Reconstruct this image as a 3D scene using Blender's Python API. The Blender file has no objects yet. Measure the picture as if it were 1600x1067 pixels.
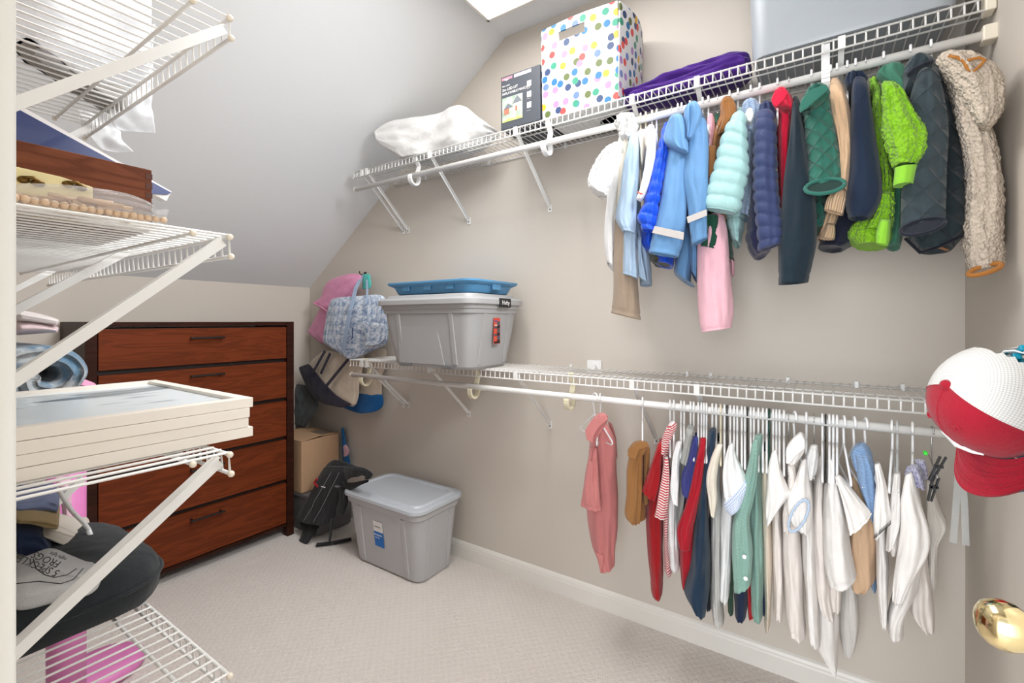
import bpy, math, random
from mathutils import Vector, Matrix, noise
random.seed(7)
S = bpy.context.scene
COL = S.collection
# ---------------------------------------------------------------- camera, world, lights, exposure
F = 724.0; YAW = math.radians(56.3); HC = 1.29; V0 = 502.0
FW = Vector((math.sin(YAW), math.cos(YAW), 0)); RT = Vector((math.cos(YAW), -math.sin(YAW), 0))
cam = bpy.data.objects.new('camera', bpy.data.cameras.new('camera'))
COL.objects.link(cam); S.camera = cam
cam.location = (0, 0, HC)
cam.rotation_euler = (math.pi/2, 0, -YAW)
cam.data.sensor_width = 36; cam.data.lens = F/1600*36
cam.data.shift_y = (V0-533.5)/1600; cam.data.clip_start = 0.01
w = bpy.data.worlds.new('world'); S.world = w; w.use_nodes = True
w.node_tree.nodes['Background'].inputs[0].default_value = (0.95, 0.97, 1, 1)
w.node_tree.nodes['Background'].inputs[1].default_value = 0.6
def area(nm, loc, rot, sx, sy, power, col=(1, 1, 1)):
    l = bpy.data.lights.new(nm, 'AREA'); l.shape = 'RECTANGLE'; l.size = sx; l.size_y = sy; l.energy = power; l.color = col
    o = bpy.data.objects.new(nm, l); COL.objects.link(o); o.location = loc; o.rotation_euler = rot; return o
LX0, LX1, LY0, LY1, ZC = .5, 1.78, .45, 1.325, 2.75
area('ceiling_lamp', (1.0, 1.02, ZC-.06), (0, 0, 0), .85, .10, 5.8, (1, .99, .975))
area('ceiling_diffuser', (.88, .78, ZC-.05), (0, 0, 0), .9, .7, 9, (1, .99, .975))
area('doorway_fill', (-1.3, .28, 1.25), (0, -math.pi/2, -.12), 2.1, 1.8, 72, (.92, .96, 1))  # added fill from the unseen hall, standing in for daylight
sl = bpy.data.lights.new('back_fill_spot', 'SPOT'); sl.energy = 84; sl.spot_size = math.radians(84); sl.spot_blend = 1; sl.shadow_soft_size = .22; sl.color = (.96, .98, 1)  # added out-of-view spot that brightens the back of the closet, in place of flash
fl = bpy.data.objects.new('back_fill_spot', sl); COL.objects.link(fl); fl.location = (1.0, -.27, 2.25)
fl.rotation_euler = (Vector((1.25, 2.6, .85))-fl.location).to_track_quat('-Z', 'Y').to_euler()
S.view_settings.view_transform = 'Standard'; S.view_settings.look = 'None'
S.view_settings.gamma = 1; S.view_settings.use_curve_mapping = False
S.view_settings.exposure = 0.5
# ---------------------------------------------------------------- helpers
def ray(u, v):
    return FW + RT*((u-800)/F) + Vector((0, 0, (V0-v)/F))
def P(u, v, d, ax='X'):            # a point seen at pixel (u,v) lying on the real plane X=d, Y=d or Z=d
    r = ray(u, v)
    i = 'XYZ'.index(ax)
    o = d-(HC if i == 2 else 0)
    return r*(o/r[i])+Vector((0, 0, HC))
def lin(c): 
    c = c/255
    return c/12.92 if c <= .04045 else ((c+.055)/1.055)**2.4
def C(r, g, b): return (lin(r), lin(g), lin(b), 1)
MATS = {}
class N:
    def __init__(s, name):
        s.m = bpy.data.materials.new(name); s.m.use_nodes = True
        s.t = s.m.node_tree; s.b = s.t.nodes['Principled BSDF']
    def n(s, typ, **k):
        o = s.t.nodes.new(typ)
        for a, v in k.items():
            if a.startswith('i_'):
                key = a[2:]; key = int(key) if key.isdigit() else key.replace('_', ' ')
                o.inputs[key].default_value = v
            else: setattr(o, a, v)
        return o
    def l(s, a, b): s.t.links.new(a, b)
    def coord(s, kind='Object', scale=(1, 1, 1), rot=(0, 0, 0)):
        tc = s.n('ShaderNodeTexCoord'); mp = s.n('ShaderNodeMapping')
        mp.inputs['Scale'].default_value = scale; mp.inputs['Rotation'].default_value = rot
        s.l(tc.outputs[kind], mp.inputs[0]); return mp.outputs[0]
    def bump(s, h, strength=.3, dist=.002):
        b = s.n('ShaderNodeBump'); b.inputs['Strength'].default_value = strength; b.inputs['Distance'].default_value = dist
        s.l(h, b.inputs['Height']); s.l(b.outputs[0], s.b.inputs['Normal']); return b
    def math(s, op, a, b=None):
        m = s.n('ShaderNodeMath', operation=op)
        for i, x in enumerate((a, b)):
            if x is None: continue
            if isinstance(x, (int, float)): m.inputs[i].default_value = x
            else: s.l(x, m.inputs[i])
        return m.outputs[0]
    def mix(s, f, a, b):
        m = s.n('ShaderNodeMix', data_type='RGBA')
        if isinstance(f, (int, float)): m.inputs[0].default_value = f
        else: s.l(f, m.inputs[0])
        for i, x in ((6, a), (7, b)):
            if isinstance(x, tuple): m.inputs[i].default_value = x
            else: s.l(x, m.inputs[i])
        return m.outputs[2]
def solid(name, col, rough=.5, metal=0, bump=0, scale=40, spec=.5, vary=.06, coat=0, alpha=1, trans=0):
    if name in MATS: return MATS[name]
    k = N(name); k.b.inputs['Roughness'].default_value = rough; k.b.inputs['Metallic'].default_value = metal
    k.b.inputs['Specular IOR Level'].default_value = spec; k.b.inputs['Coat Weight'].default_value = coat
    k.b.inputs['Transmission Weight'].default_value = trans; k.b.inputs['Alpha'].default_value = alpha
    no = k.n('ShaderNodeTexNoise', i_Scale=scale, i_Detail=3.0); k.l(k.coord('Object'), no.inputs[0])
    d = tuple(x*(1-vary) for x in col[:3])+(1,)
    k.l(k.mix(no.outputs[0], d, tuple(min(1, x*(1+vary)) for x in col[:3])+(1,)), k.b.inputs['Base Color'])
    if bump: k.bump(no.outputs[0], bump, .003)
    MATS[name] = k.m; return k.m
def cloth(name, col, kind='plain', col2=None, pitch=.01, rough=.85, sheen=.15, alpha=1, trans=0):
    if name in MATS: return MATS[name]
    k = N(name); k.b.inputs['Roughness'].default_value = rough
    k.b.inputs['Sheen Weight'].default_value = sheen; k.b.inputs['Specular IOR Level'].default_value = .25
    k.b.inputs['Alpha'].default_value = alpha
    uv = k.coord('UV'); sx = k.n('ShaderNodeSeparateXYZ'); k.l(uv, sx.inputs[0])
    U, V = sx.outputs[0], sx.outputs[1]
    no = k.n('ShaderNodeTexNoise', i_Scale=25.0, i_Detail=4.0); k.l(k.coord('Object'), no.inputs[0])
    fine = k.n('ShaderNodeTexNoise', i_Scale=600.0, i_Detail=1.0); k.l(k.coord('Object'), fine.inputs[0])
    lo = tuple(x*.93 for x in col[:3])+(1,); hi = tuple(min(1, x*1.05) for x in col[:3])+(1,)
    base = k.mix(no.outputs[0], lo, hi)
    def wave(c, p, duty=.5):
        return k.math('GREATER_THAN', k.math('FRACT', k.math('DIVIDE', c, p)), 1-duty)
    def tri(c, p):
        return k.math('ABSOLUTE', k.math('SINE', k.math('MULTIPLY', c, math.pi/p)))
    h = fine.outputs[0]; st, di = .25, .0008
    if kind == 'hstripe': base = k.mix(wave(V, pitch), base, col2)
    elif kind == 'gingham':
        f = k.math('MULTIPLY', k.math('ADD', wave(U, pitch), wave(V, pitch)), .5)
        base = k.mix(f, base, col2)
    elif kind == 'check':
        f = k.math('ADD', k.math('MULTIPLY', wave(U, pitch, .3), .5), k.math('MULTIPLY', wave(V, pitch, .3), .5))
        base = k.mix(f, base, col2)
    elif kind == 'print':
        vo = k.n('ShaderNodeTexNoise', i_Scale=1/pitch, i_Detail=3.0, i_Roughness=.7); k.l(uv, vo.inputs[0])
        f = k.math('ADD', k.math('MULTIPLY', k.math('GREATER_THAN', vo.outputs[0], .5), .55), k.math('MULTIPLY', k.math('ADD', wave(U, pitch*2.2), wave(V, pitch*2.2)), .22))
        base = k.mix(f, base, col2)
    elif kind == 'knit': h = k.math('ADD', tri(V, pitch), k.math('MULTIPLY', fine.outputs[0], .4)); st, di = .7, .002
    elif kind == 'rib': h = tri(U, pitch); st, di = .8, .003
    elif kind == 'cord': h = tri(U, .004); st, di = .6, .0015
    elif kind == 'quilt':
        a = k.math('ADD', U, V); b = k.math('SUBTRACT', U, V)
        h = k.math('MINIMUM', tri(a, pitch), tri(b, pitch)); h = k.math('POWER', h, .5); st, di = .9, .008
    elif kind == 'sherpa':
        vo = k.n('ShaderNodeTexVoronoi', i_Scale=130.0); k.l(k.coord('Object'), vo.inputs[0])
        h = vo.outputs['Distance']; st, di = 1, .006
        base = k.mix(k.math('MULTIPLY', h, 1.0), base, tuple(x*.78 for x in col[:3])+(1,))
    elif kind == 'crinkle':
        cn = k.n('ShaderNodeTexNoise', i_Scale=28.0, i_Detail=5.0, i_Roughness=.65); k.l(k.coord('Object'), cn.inputs[0]); h = cn.outputs[0]; st, di = .6, .006
    elif kind == 'plain':
        cn = k.n('ShaderNodeTexNoise', i_Scale=14.0, i_Detail=3.0); k.l(k.coord('Object', (1, 1, .35)), cn.inputs[0])
        h = k.math('ADD', k.math('MULTIPLY', cn.outputs[0], 8), fine.outputs[0]); st, di = .5, .003
    k.l(base, k.b.inputs['Base Color']); k.bump(h, st, di)
    MATS[name] = k.m; return k.m

def mesh(name, V, Fc, m, parent=None, smooth=True, uvs=None, kind=None, label=None):
    me = bpy.data.meshes.new(name); me.from_pydata([tuple(v) for v in V], [], Fc); me.validate()
    if smooth: me.polygons.foreach_set('use_smooth', [True]*len(me.polygons))
    if uvs:
        ul = me.uv_layers.new(name='UVMap')
        for lp in me.loops: ul.data[lp.index].uv = uvs[lp.vertex_index]
    me.materials.append(m)
    o = bpy.data.objects.new(name, me); COL.objects.link(o); adopt(o, parent)
    if kind: o['kind'] = kind
    if label: o['label'] = label
    return o
def adopt(o, parent):
    if parent is not None:
        o.parent = parent
        L = parent.location.copy() if parent.parent is None else Vector((0, 0, 0))
        o.matrix_parent_inverse = Matrix.Translation(-L)
def thing(name, label, cat, loc=(0, 0, 0), group=None):
    o = bpy.data.objects.new(name, None); COL.objects.link(o); o.location = loc; o.empty_display_size = .05
    o['label'] = label; o['category'] = cat
    if group: o['group'] = group
    return o
class MB:
    def __init__(s): s.V = []; s.F = []
    def add(s, V, Fc):
        k = len(s.V); s.V += [Vector(v) for v in V]; s.F += [tuple(i+k for i in f) for f in Fc]; return s
    def box(s, a, b):
        (x0, y0, z0), (x1, y1, z1) = a, b
        return s.add([(x0, y0, z0), (x1, y0, z0), (x1, y1, z0), (x0, y1, z0), (x0, y0, z1), (x1, y0, z1), (x1, y1, z1), (x0, y1, z1)],
                     [(0, 3, 2, 1), (4, 5, 6, 7), (0, 1, 5, 4), (1, 2, 6, 5), (2, 3, 7, 6), (3, 0, 4, 7)])
    def tube(s, pts, r, seg=6, cap=True):
        pts = [Vector(p) for p in pts]; k = len(s.V); n = len(pts)
        up = None
        for i, p in enumerate(pts):
            d = (pts[min(i+1, n-1)]-pts[max(i-1, 0)]).normalized()
            if up is None: up = Vector((0, 0, 1)) if abs(d.z) < .9 else Vector((1, 0, 0))
            x = d.cross(up).normalized(); y = x.cross(d).normalized(); up = y
            rr = r[i] if isinstance(r, (list, tuple)) else r
            for j in range(seg):
                a = 2*math.pi*j/seg
                s.V.append(p+x*(rr*math.cos(a))+y*(rr*math.sin(a)))
        for i in range(n-1):
            for j in range(seg):
                a = k+i*seg+j; b = k+i*seg+(j+1) % seg
                s.F.append((a, b, b+seg, a+seg))
        if cap: s.F.append(tuple(k+j for j in reversed(range(seg)))); s.F.append(tuple(k+(n-1)*seg+j for j in range(seg)))
        return s
    def bar(s, p, q, w_, t, side):                   # flat bar p->q, width along side, thickness t
        p, q = Vector(p), Vector(q); d = (q-p).normalized(); sd = Vector(side); sd = (sd-d*sd.dot(d)).normalized(); nn = d.cross(sd)
        V = []
        for c in (p, q):
            for a, b in ((-1, -1), (1, -1), (1, 1), (-1, 1)): V.append(c+sd*(a*w_/2)+nn*(b*t/2))
        return s.add(V, [(3, 2, 1, 0), (4, 5, 6, 7), (0, 1, 5, 4), (1, 2, 6, 5), (2, 3, 7, 6), (3, 0, 4, 7)])
    def ball(s, c, r, nu=10, nv=6, sc=(1, 1, 1)):
        c = Vector(c); V = []; Fc = []
        for i in range(nv+1):
            for j in range(nu):
                a = math.pi*i/nv; b = 2*math.pi*j/nu
                V.append(c+Vector((r*sc[0]*math.sin(a)*math.cos(b), r*sc[1]*math.sin(a)*math.sin(b), r*sc[2]*math.cos(a))))
        for i in range(nv):
            for j in range(nu): Fc.append((i*nu+j, (i+1)*nu+j, (i+1)*nu+(j+1) % nu, i*nu+(j+1) % nu))
        return s.add(V, Fc)
    def prism(s, poly, vec):
        n = len(poly); vec = Vector(vec)
        return s.add([Vector(p) for p in poly]+[Vector(p)+vec for p in poly],
                     [tuple(reversed(range(n))), tuple(range(n, 2*n))]+[(i, (i+1) % n, n+(i+1) % n, n+i) for i in range(n)])
    def xf(s, M):
        s.V = [M@v for v in s.V]; return s
    def build(s, name, m, parent=None, smooth=False, bevel=0, kind=None, label=None):
        o = mesh(name, s.V, s.F, m, parent, smooth, None, kind, label)
        me = o.data
        import bmesh
        bm = bmesh.new(); bm.from_mesh(me); bmesh.ops.recalc_face_normals(bm, faces=bm.faces); bm.to_mesh(me); bm.free()
        if bevel:
            b = o.modifiers.new('bevel', 'BEVEL'); b.width = bevel; b.segments = 2; b.limit_method = 'ANGLE'
            me.polygons.foreach_set('use_smooth', [True]*len(me.polygons)); b.harden_normals = True
        return o
def rrect(x0, y0, x1, y1, r, n=5):
    out = []
    for cx, cy, a0 in ((x1-r, y1-r, 0), (x0+r, y1-r, 90), (x0+r, y0+r, 180), (x1-r, y0+r, 270)):
        for i in range(n+1):
            a = math.radians(a0+90*i/n); out.append((cx+r*math.cos(a), cy+r*math.sin(a)))
    return out
def skin(rings, close0=True, close1=True):            # rings: lists of equal length
    V = [p for r in rings for p in r]; n = len(rings[0]); Fc = []
    for i in range(len(rings)-1):
        for j in range(n): Fc.append((i*n+j, i*n+(j+1) % n, (i+1)*n+(j+1) % n, (i+1)*n+j))
    if close0: Fc.append(tuple(reversed(range(n))))
    if close1: Fc.append(tuple((len(rings)-1)*n+j for j in range(n)))
    return V, Fc
def cat(pts, t):
    n = len(pts)-1; x = t*n; i = min(int(x), n-1); f = x-i
    p0 = pts[max(i-1, 0)]; p1 = pts[i]; p2 = pts[i+1]; p3 = pts[min(i+2, n)]
    return p1*1.0+(p2-p0)*(.5*f)+(p0*2-p1*5+p2*4-p3)*(.5*f*f)+(p1*3-p0-p2*3+p3)*(.5*f**3)
def loft(name, st, m, parent=None, plane=1.66, dep=.1, ax='X', n=36, seg=40, end='open', folds=.009, fk=3.0, puff=None,
         fuzz=0, top=.35, label=None, seed=None, vert=False, hollow=None, flat=1.0):
    """a closed cloth volume: each station gives its two side points; the section is an ellipse of half-depth dep"""
    if seed is None: seed = random.random()*50
    Ls, Rs, Ds = [], [], []
    for s_ in st:
        pl = s_[4] if len(s_) > 4 and s_[4] else plane
        Ls.append(P(s_[0], s_[1], pl, ax)); Rs.append(P(s_[2], s_[3], pl, ax)); Ds.append(Vector((s_[5] if len(s_) > 5 else dep, 0, 0)))
    rings, uv = [], []; ln = 0; pc = None
    for i in range(n+1):
        t = i/n; L = cat(Ls, t); R = cat(Rs, t); d = cat(Ds, t).x
        c = (L+R)/2; a = (R-L)/2
        if pc is not None: ln += (c-pc).length
        pc = c
        nd = Vector((0, 0, 1)) if vert else Vector((c.x, c.y, 0)).normalized()
        sm = min(1, t/.16); sm = sm*sm*(3-2*sm); dd = d*(top+(1-top)*sm)
        sc = 1.0
        if t < .06 and end != 'tube': sc = .82+.18*math.sin(t/.06*math.pi/2)
        if end == 'open' and folds and .9 < t < .9+1.0/n: sc *= .955; dd *= .94
        if end == 'closed' and t > .9:
            q = (1-t)/.1; dd *= .15+.85*math.sqrt(max(0, 1-(1-q)**2)); sc *= .8+.2*q
        ring = []; hw = a.length
        for j in range(seg):
            th = 2*math.pi*j/seg; ct, sn = math.cos(th), math.sin(th)
            ct_ = math.copysign(abs(ct)**flat, ct); sn_ = math.copysign(abs(sn)**flat, sn)
            k = 1.0; pa = 0
            if puff:
                ph = (ln/puff[0]) % 1; pa = 1.7*puff[1]*(math.sqrt(max(0, 1-(2*ph-1)**2))-.7)
                pa += .35*puff[1]*noise.noise(Vector((ct*6, ln*30, seed)))
            q = c+a*(ct_*sc)+nd*(sn_*dd)
            rg = math.sin(ct*fk*1.5+seed+2.2*noise.noise(Vector((seed, ln*3, .3)))); rg = 1-2*abs(rg)**.7
            fo = folds*(rg*.28+1.5*noise.noise(Vector((ct*fk*.8+seed, ln*7, sn*.7)))+.7*noise.noise(Vector((ct*fk*2+seed, ln*19+ct*3, sn))))
            fo *= min(1, t*5)
            q += nd*(math.copysign(1, sn)*abs(sn)**.5*fo)+(a.normalized()*ct+nd*sn)*pa
            if folds: q += a.normalized()*ct*(folds*.5*noise.noise(Vector((ln*9, seed, ct*2)))*min(1, t*5))
            if fuzz:
                q += (a.normalized()*ct+nd*sn)*(fuzz*(noise.noise(q*95)+.6*noise.noise(q*210)))
            ring.append(q); uv.append((ct*hw*1.15 if hw > .02 else ct*.03, ln))
        rings.append(ring)
    if end == 'open' or end == 'tube':
        last = rings[-1]; cl = sum(last, Vector())/seg; cp = sum(rings[-3], Vector())/seg; upv = (cp-cl)
        for k, f in ((.86, .0), (.8, .6), (.7, 1.5)):
            rings.append([cl+(q-cl)*k+upv*f for q in last]); uv += [(0, ln)]*seg
    V, Fc = skin(rings)
    o = mesh(name, V, Fc, m, parent, True, uv, None, label)
    return o
def bezmat(M): return M
def text(s, size, M, m, parent, name='lettering', ext=.0004, label=None, align='LEFT'):
    cu = bpy.data.curves.new(name, 'FONT'); cu.body = s; cu.size = size; cu.extrude = ext; cu.align_x = align; cu.resolution_u = 2
    o = bpy.data.objects.new(name, cu); COL.objects.link(o)
    me = bpy.data.meshes.new_from_object(o.evaluated_get(bpy.context.evaluated_depsgraph_get()))
    bpy.data.objects.remove(o)
    me.transform(M); me.materials.clear(); me.materials.append(m); me.name = name
    q = bpy.data.objects.new(name, me); COL.objects.link(q); adopt(q, parent)
    if label: q['label'] = label
    return q
def frame(o, x, y):      # matrix with origin o, text x direction, text up direction
    x = Vector(x).normalized(); y = Vector(y); y = (y-x*y.dot(x)).normalized(); z = x.cross(y)
    M = Matrix((x, y, z)).transposed().to_4x4(); M.translation = Vector(o); return M
# ---------------------------------------------------------------- base materials
def wallmat(name, col):
    return solid(name, col, rough=.75, bump=.03, scale=60, spec=.3, vary=.012)
M_wall = wallmat('wall_paint', C(208, 200, 190)); M_ceil = wallmat('ceiling_paint', C(233, 235, 237))
M_trim = solid('trim_paint', C(232, 229, 222), .35, vary=.01)
M_wire = solid('white_vinyl_wire', C(233, 232, 229), .35, vary=.01)
M_cap = solid('cream_plastic', C(236, 226, 208), .4, vary=.02)
M_white = solid('white_plastic', C(240, 240, 240), .3, vary=.01)
M_screw = solid('screw_metal', C(120, 112, 100), .35, .8)
def carpet():
    k = N('carpet'); k.b.inputs['Roughness'].default_value = .95; k.b.inputs['Sheen Weight'].default_value = .3; k.b.inputs['Specular IOR Level'].default_value = .1
    co = k.coord('Object'); sx = k.n('ShaderNodeSeparateXYZ'); k.l(co, sx.inputs[0]); X, Y = sx.outputs[0], sx.outputs[1]
    def tri(c, p): return k.math('ABSOLUTE', k.math('SINE', k.math('MULTIPLY', c, math.pi/p)))
    d = k.math('MULTIPLY', tri(k.math('ADD', X, Y), .034), tri(k.math('SUBTRACT', X, Y), .034))
    n1 = k.n('ShaderNodeTexNoise', i_Scale=420.0, i_Detail=2.0); k.l(co, n1.inputs[0])
    n2 = k.n('ShaderNodeTexNoise', i_Scale=5.0, i_Detail=3.0); k.l(co, n2.inputs[0])
    vo = k.n('ShaderNodeTexVoronoi', i_Scale=210.0); k.l(co, vo.inputs[0])
    f = k.math('ADD', k.math('MULTIPLY', k.math('LESS_THAN', d, .16), .28), k.math('MULTIPLY', n1.outputs[0], .75))
    c1 = k.mix(f, C(232, 222, 214), C(250, 244, 238))
    c2 = k.mix(k.math('MULTIPLY', n2.outputs[0], .35), c1, C(232, 220, 210))
    k.l(c2, k.b.inputs['Base Color'])
    h = k.math('ADD', k.math('MULTIPLY', d, .6), k.math('ADD', vo.outputs['Distance'], n1.outputs[0]))
    k.bump(h, .7, .006); return k.m
M_carpet = carpet()
def wood(name, c1, c2, sc=(1, 9, 9), rough=.35, ring=5):
    k = N(name); k.b.inputs['Roughness'].default_value = rough; k.b.inputs['Specular IOR Level'].default_value = .12
    n1 = k.n('ShaderNodeTexNoise', i_Scale=2.2, i_Detail=7.0, i_Distortion=1.2); k.l(k.coord('Object', sc), n1.inputs[0])
    n2 = k.n('ShaderNodeTexNoise', i_Scale=14.0, i_Detail=5.0); k.l(k.coord('Object', (sc[0]*.6, sc[1]*5, sc[2]*5)), n2.inputs[0])
    f = k.math('ADD', k.math('MULTIPLY', k.math('SINE', k.math('MULTIPLY', n1.outputs[0], ring*6)), .25), k.math('MULTIPLY', n2.outputs[0], .9))
    k.l(k.mix(f, c1, c2), k.b.inputs['Base Color']); k.bump(n2.outputs[0], .08, .001); return k.m
# ---------------------------------------------------------------- the room
D = 1.96; YF = -.369; YB = 3.05; XW = .05; YJ = .37; ZK = 1.53; YS = 1.347; TH = .08
def struct(name, mb, m, bevel=0):
    o = mb.build(name, m, bevel=bevel); o['kind'] = 'structure'; return o
struct('floor', MB().box((-1.3, YF-TH, -.06), (D+TH, YB+TH, 0)), M_carpet)
prof = [(D, YF-TH, 0), (D, YB, 0), (D, YB, ZK), (D, YS, ZC), (D, YF-TH, ZC)]
struct('wall_right', MB().prism(prof, (TH, 0, 0)), M_wall)
struct('wall_back', MB().box((XW-.12, YB, 0), (D+TH, YB+TH, ZK+.02)), M_wall)
struct('wall_front', MB().box((XW-.12, YF-TH, 0), (D, YF, ZC)), M_wall)
wl = MB().prism([(XW-.12, YJ, 0), (XW-.12, YB, 0), (XW-.12, YB, ZK), (XW-.12, YS, ZC), (XW-.12, YJ, ZC)], (.12, 0, 0))
wl.box((XW-.12, YF, 2.05), (XW, YJ, ZC))
struct('wall_left', wl, M_wall)
struct('ceiling', MB().box((XW-.12, YF-TH, ZC), (D+TH, YS, ZC+TH)), M_ceil)
struct('ceiling', MB().prism([(XW-.12, YS, ZC), (XW-.12, YB, ZK), (XW-.12, YB+TH, ZK+.02), (XW-.12, YS, ZC+TH)], (D+TH-XW+.12, 0, 0)), M_ceil)
def baseboard(nm, p, q, inward):
    p, q = Vector(p), Vector(q); inw = Vector(inward)
    pr = [(0, 0), (.014, 0), (.014, .062), (.012, .068), (.012, .074), (.008, .083), (.003, .088), (0, .09)]
    mb = MB(); mb.prism([p+inw*a+Vector((0, 0, b)) for a, b in pr], q-p); struct(nm, mb, M_trim)
baseboard('baseboard_right', (D, YF, 0), (D, YB, 0), (-1, 0, 0))
baseboard('baseboard_back', (XW, YB, 0), (D, YB, 0), (0, -1, 0))
baseboard('baseboard_front', (.9, YF, 0), (D, YF, 0), (0, 1, 0))
# door casing (moulded) on the left of the opening, head casing, and jamb
cs = MB(); cs.box((XW-.13, YJ-.004, 0), (XW+.003, YJ+.02, 2.05))
cs.box((XW, YJ+.004, 0), (XW+.012, YJ+.06, 2.1)); cs.box((XW, YF, 2.05), (XW+.012, YJ+.06, 2.11))
struct('trim_1', cs, M_trim, .002)
# the opened door along the front wall, its knob reaching into view
dr = thing('door_1', 'white closet door swung open against the front wall', 'door', (.09, -.33, 0)); del dr['category']; del dr['label']; dr['kind'] = 'structure'
Md = Matrix.Translation((.09, -.325, 0))@Matrix.Rotation(math.radians(5.8), 4, 'Z')
MB().box((0, -.0175, .012), (.76, .0175, 2.03)).xf(Md).build('door_panel', M_trim, dr, bevel=.002)
brass = solid('polished_brass', C(240, 220, 168), .12, 1, vary=.03)
kb = MB(); kc = Md@Vector((.712, .0175, .925)); kd = Md.to_3x3()@Vector((0, 1, 0))
kx = Md.to_3x3()@Vector((1, 0, 0)); rings = []
for dist, r in ((0, .031), (.004, .032), (.008, .028), (.01, .013), (.024, .012), (.03, .0155), (.036, .0215), (.043, .0265), (.052, .0285), (.062, .0275), (.07, .0235), (.076, .016), (.079, .007)):
    rings.append([kc+kd*dist+kx*(r*math.cos(a*math.pi/14))+Vector((0, 0, r*math.sin(a*math.pi/14))) for a in range(28)])
kb.add(*skin(rings)); kb.build('door_knob', brass, dr, smooth=True)
# ---------------------------------------------------------------- ceiling fixture
cl = thing('ceiling_light', 'white rectangular flush ceiling light above the hanging clothes', 'light', ((LX0+LX1)/2, (LY0+LY1)/2, ZC))
fr = MB(); e = .012
for a, b in (((LX0, LY0), (LX1, LY0+e)), ((LX0, LY1-e), (LX1, LY1)), ((LX0, LY0), (LX0+e, LY1)), ((LX1-e, LY0), (LX1, LY1))):
    fr.box((a[0], a[1], ZC-.03), (b[0], b[1], ZC-.001))
fr.build('frame', M_trim, cl)
k = N('lit_diffuser'); k.b.inputs['Emission Color'].default_value = (1, .985, .96, 1); k.b.inputs['Emission Strength'].default_value = 1.6
MB().box((LX0+e, LY0+e, ZC-.026), (LX1-e, LY1-e, ZC-.012)).build('diffuser', k.m, cl)
# wall plate above lower shelf
op = thing('wall_plate', 'small white outlet plate with round plug on the wall just above the lower wire shelf', 'outlet', (D, 1.0, 1.1))
pc = P(929, 573, D)
MB().box((D-.006, pc.y-.035, pc.z-.03), (D-.0005, pc.y+.035, pc.z+.03)).build('plate', M_white, op, bevel=.002)
q = MB(); q.tube([(D-.005, pc.y, pc.z), (D-.028, pc.y, pc.z)], .016, 16); q.build('plug', M_white, op, bevel=.002)
# ---------------------------------------------------------------- wire shelves
PITCH = .0254; WR = .0021
def wire_shelf(label, xb, xl, z, y0, y1, mids, brackets, group, clips=(), foot_drop=.275, bw=.014, double=None, angle=False, ends=None):
    t = thing('wire_shelf', label, 'shelf', (xb, (y0+y1)/2, z), group)
    sg = 1 if xl < xb else -1
    wv = MB(); n = int((y1-y0)/PITCH)
    for i in range(n+1):
        y = y0+.004+i*(y1-y0-.008)/n
        wv.tube([(xb-sg*.0, y, z), (xl, y, z), (xl-sg*.002, y, z-.032)], WR, 4)
    wv.build('wire_grid', M_wire, t, kind='stuff')
    rr = .0031
    MB().tube([(xl, y0, z-.003), (xl, y1, z-.003)], rr, 8).build('front_rail', M_wire, t, smooth=True)
    MB().tube([(xl-sg*.002, y0, z-.034), (xl-sg*.002, y1, z-.034)], rr, 8).build('lip_rail', M_wire, t, smooth=True)
    for xm in mids: MB().tube([(xm, y0, z-.005), (xm, y1, z-.005)], rr, 8).build('cross_rail', M_wire, t, smooth=True)
    MB().tube([(xb+(-sg)*.006, y0, z-.005), (xb+(-sg)*.006, y1, z-.005)], rr, 8).build('back_rail', M_wire, t, smooth=True)
    for xx, zz in [(xl, z-.003), (xl-sg*.002, z-.034)]+[(xm, z-.005) for xm in mids]:
        for yy in (y0, y1):
            MB().ball((xx, yy, zz), .0052).build('end_cap', M_cap, t, smooth=True)
    for by in brackets:
        b = MB(); top = Vector((xl-sg*(-.006), by, z-.012)); ft = Vector((xb-sg*.004, by, z-foot_drop))
        b.bar(top, ft, bw, .002, (0, 1, 0)); b.bar(top+Vector((0, bw/2, -.003)), ft+Vector((0, bw/2, -.003)), .010, .002, (0, 0, 1))
        b.box((min(xb, xb-sg*.003), by-.011, z-foot_drop-.028), (max(xb, xb-sg*.003), by+.011, z-foot_drop+.008))
        b.box((xl-.006, by-bw/2-.002, z-.036), (xl+.006, by+bw/2+.002, z+.001))
        o = b.build('bracket', M_wire, t)
        MB().ball((xb-sg*.004, by, z-foot_drop-.014), .0035).build('screw', M_screw, o, smooth=True)
    for cy in clips:
        c = MB(); c.box((min(xb, xb-sg*.012), cy-.006, z-.012), (max(xb, xb-sg*.012), cy+.006, z+.012))
        c.build('wall_clip', M_white, t, bevel=.002)
    return t
ZU, ZL = 2.118, 1.076; XL = 1.655
BY = [2.09, 2.05, 1.586, 1.085, .575, .35]
g = 'white wire shelves on the long wall'
us = wire_shelf('upper white wire shelf on the long wall, loaded with pillow, boxes and bins', D-.001, XL, ZU, YF+.004, 2.16, [1.75], BY+[-.05], None, [1.9, 1.45, 1.0, .6, .2, -.2])
ls = wire_shelf('lower white wire shelf on the long wall, holding only the grey lidded tote', D-.001, XL, ZL, YF+.004, 2.19, [1.75], BY, None, [.97, .86, .45, .36, .1, -.1, -.22])
for sh, zz in ((us, ZU), (ls, ZL)):
    MB().box((XL-.012, YF+.001, zz-.04), (XL+.03, YF+.022, zz+.008)).build('end_bracket', M_cap, sh, bevel=.003)
XR = 1.66; ZRU = 2.022; ZRL = .992
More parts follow.
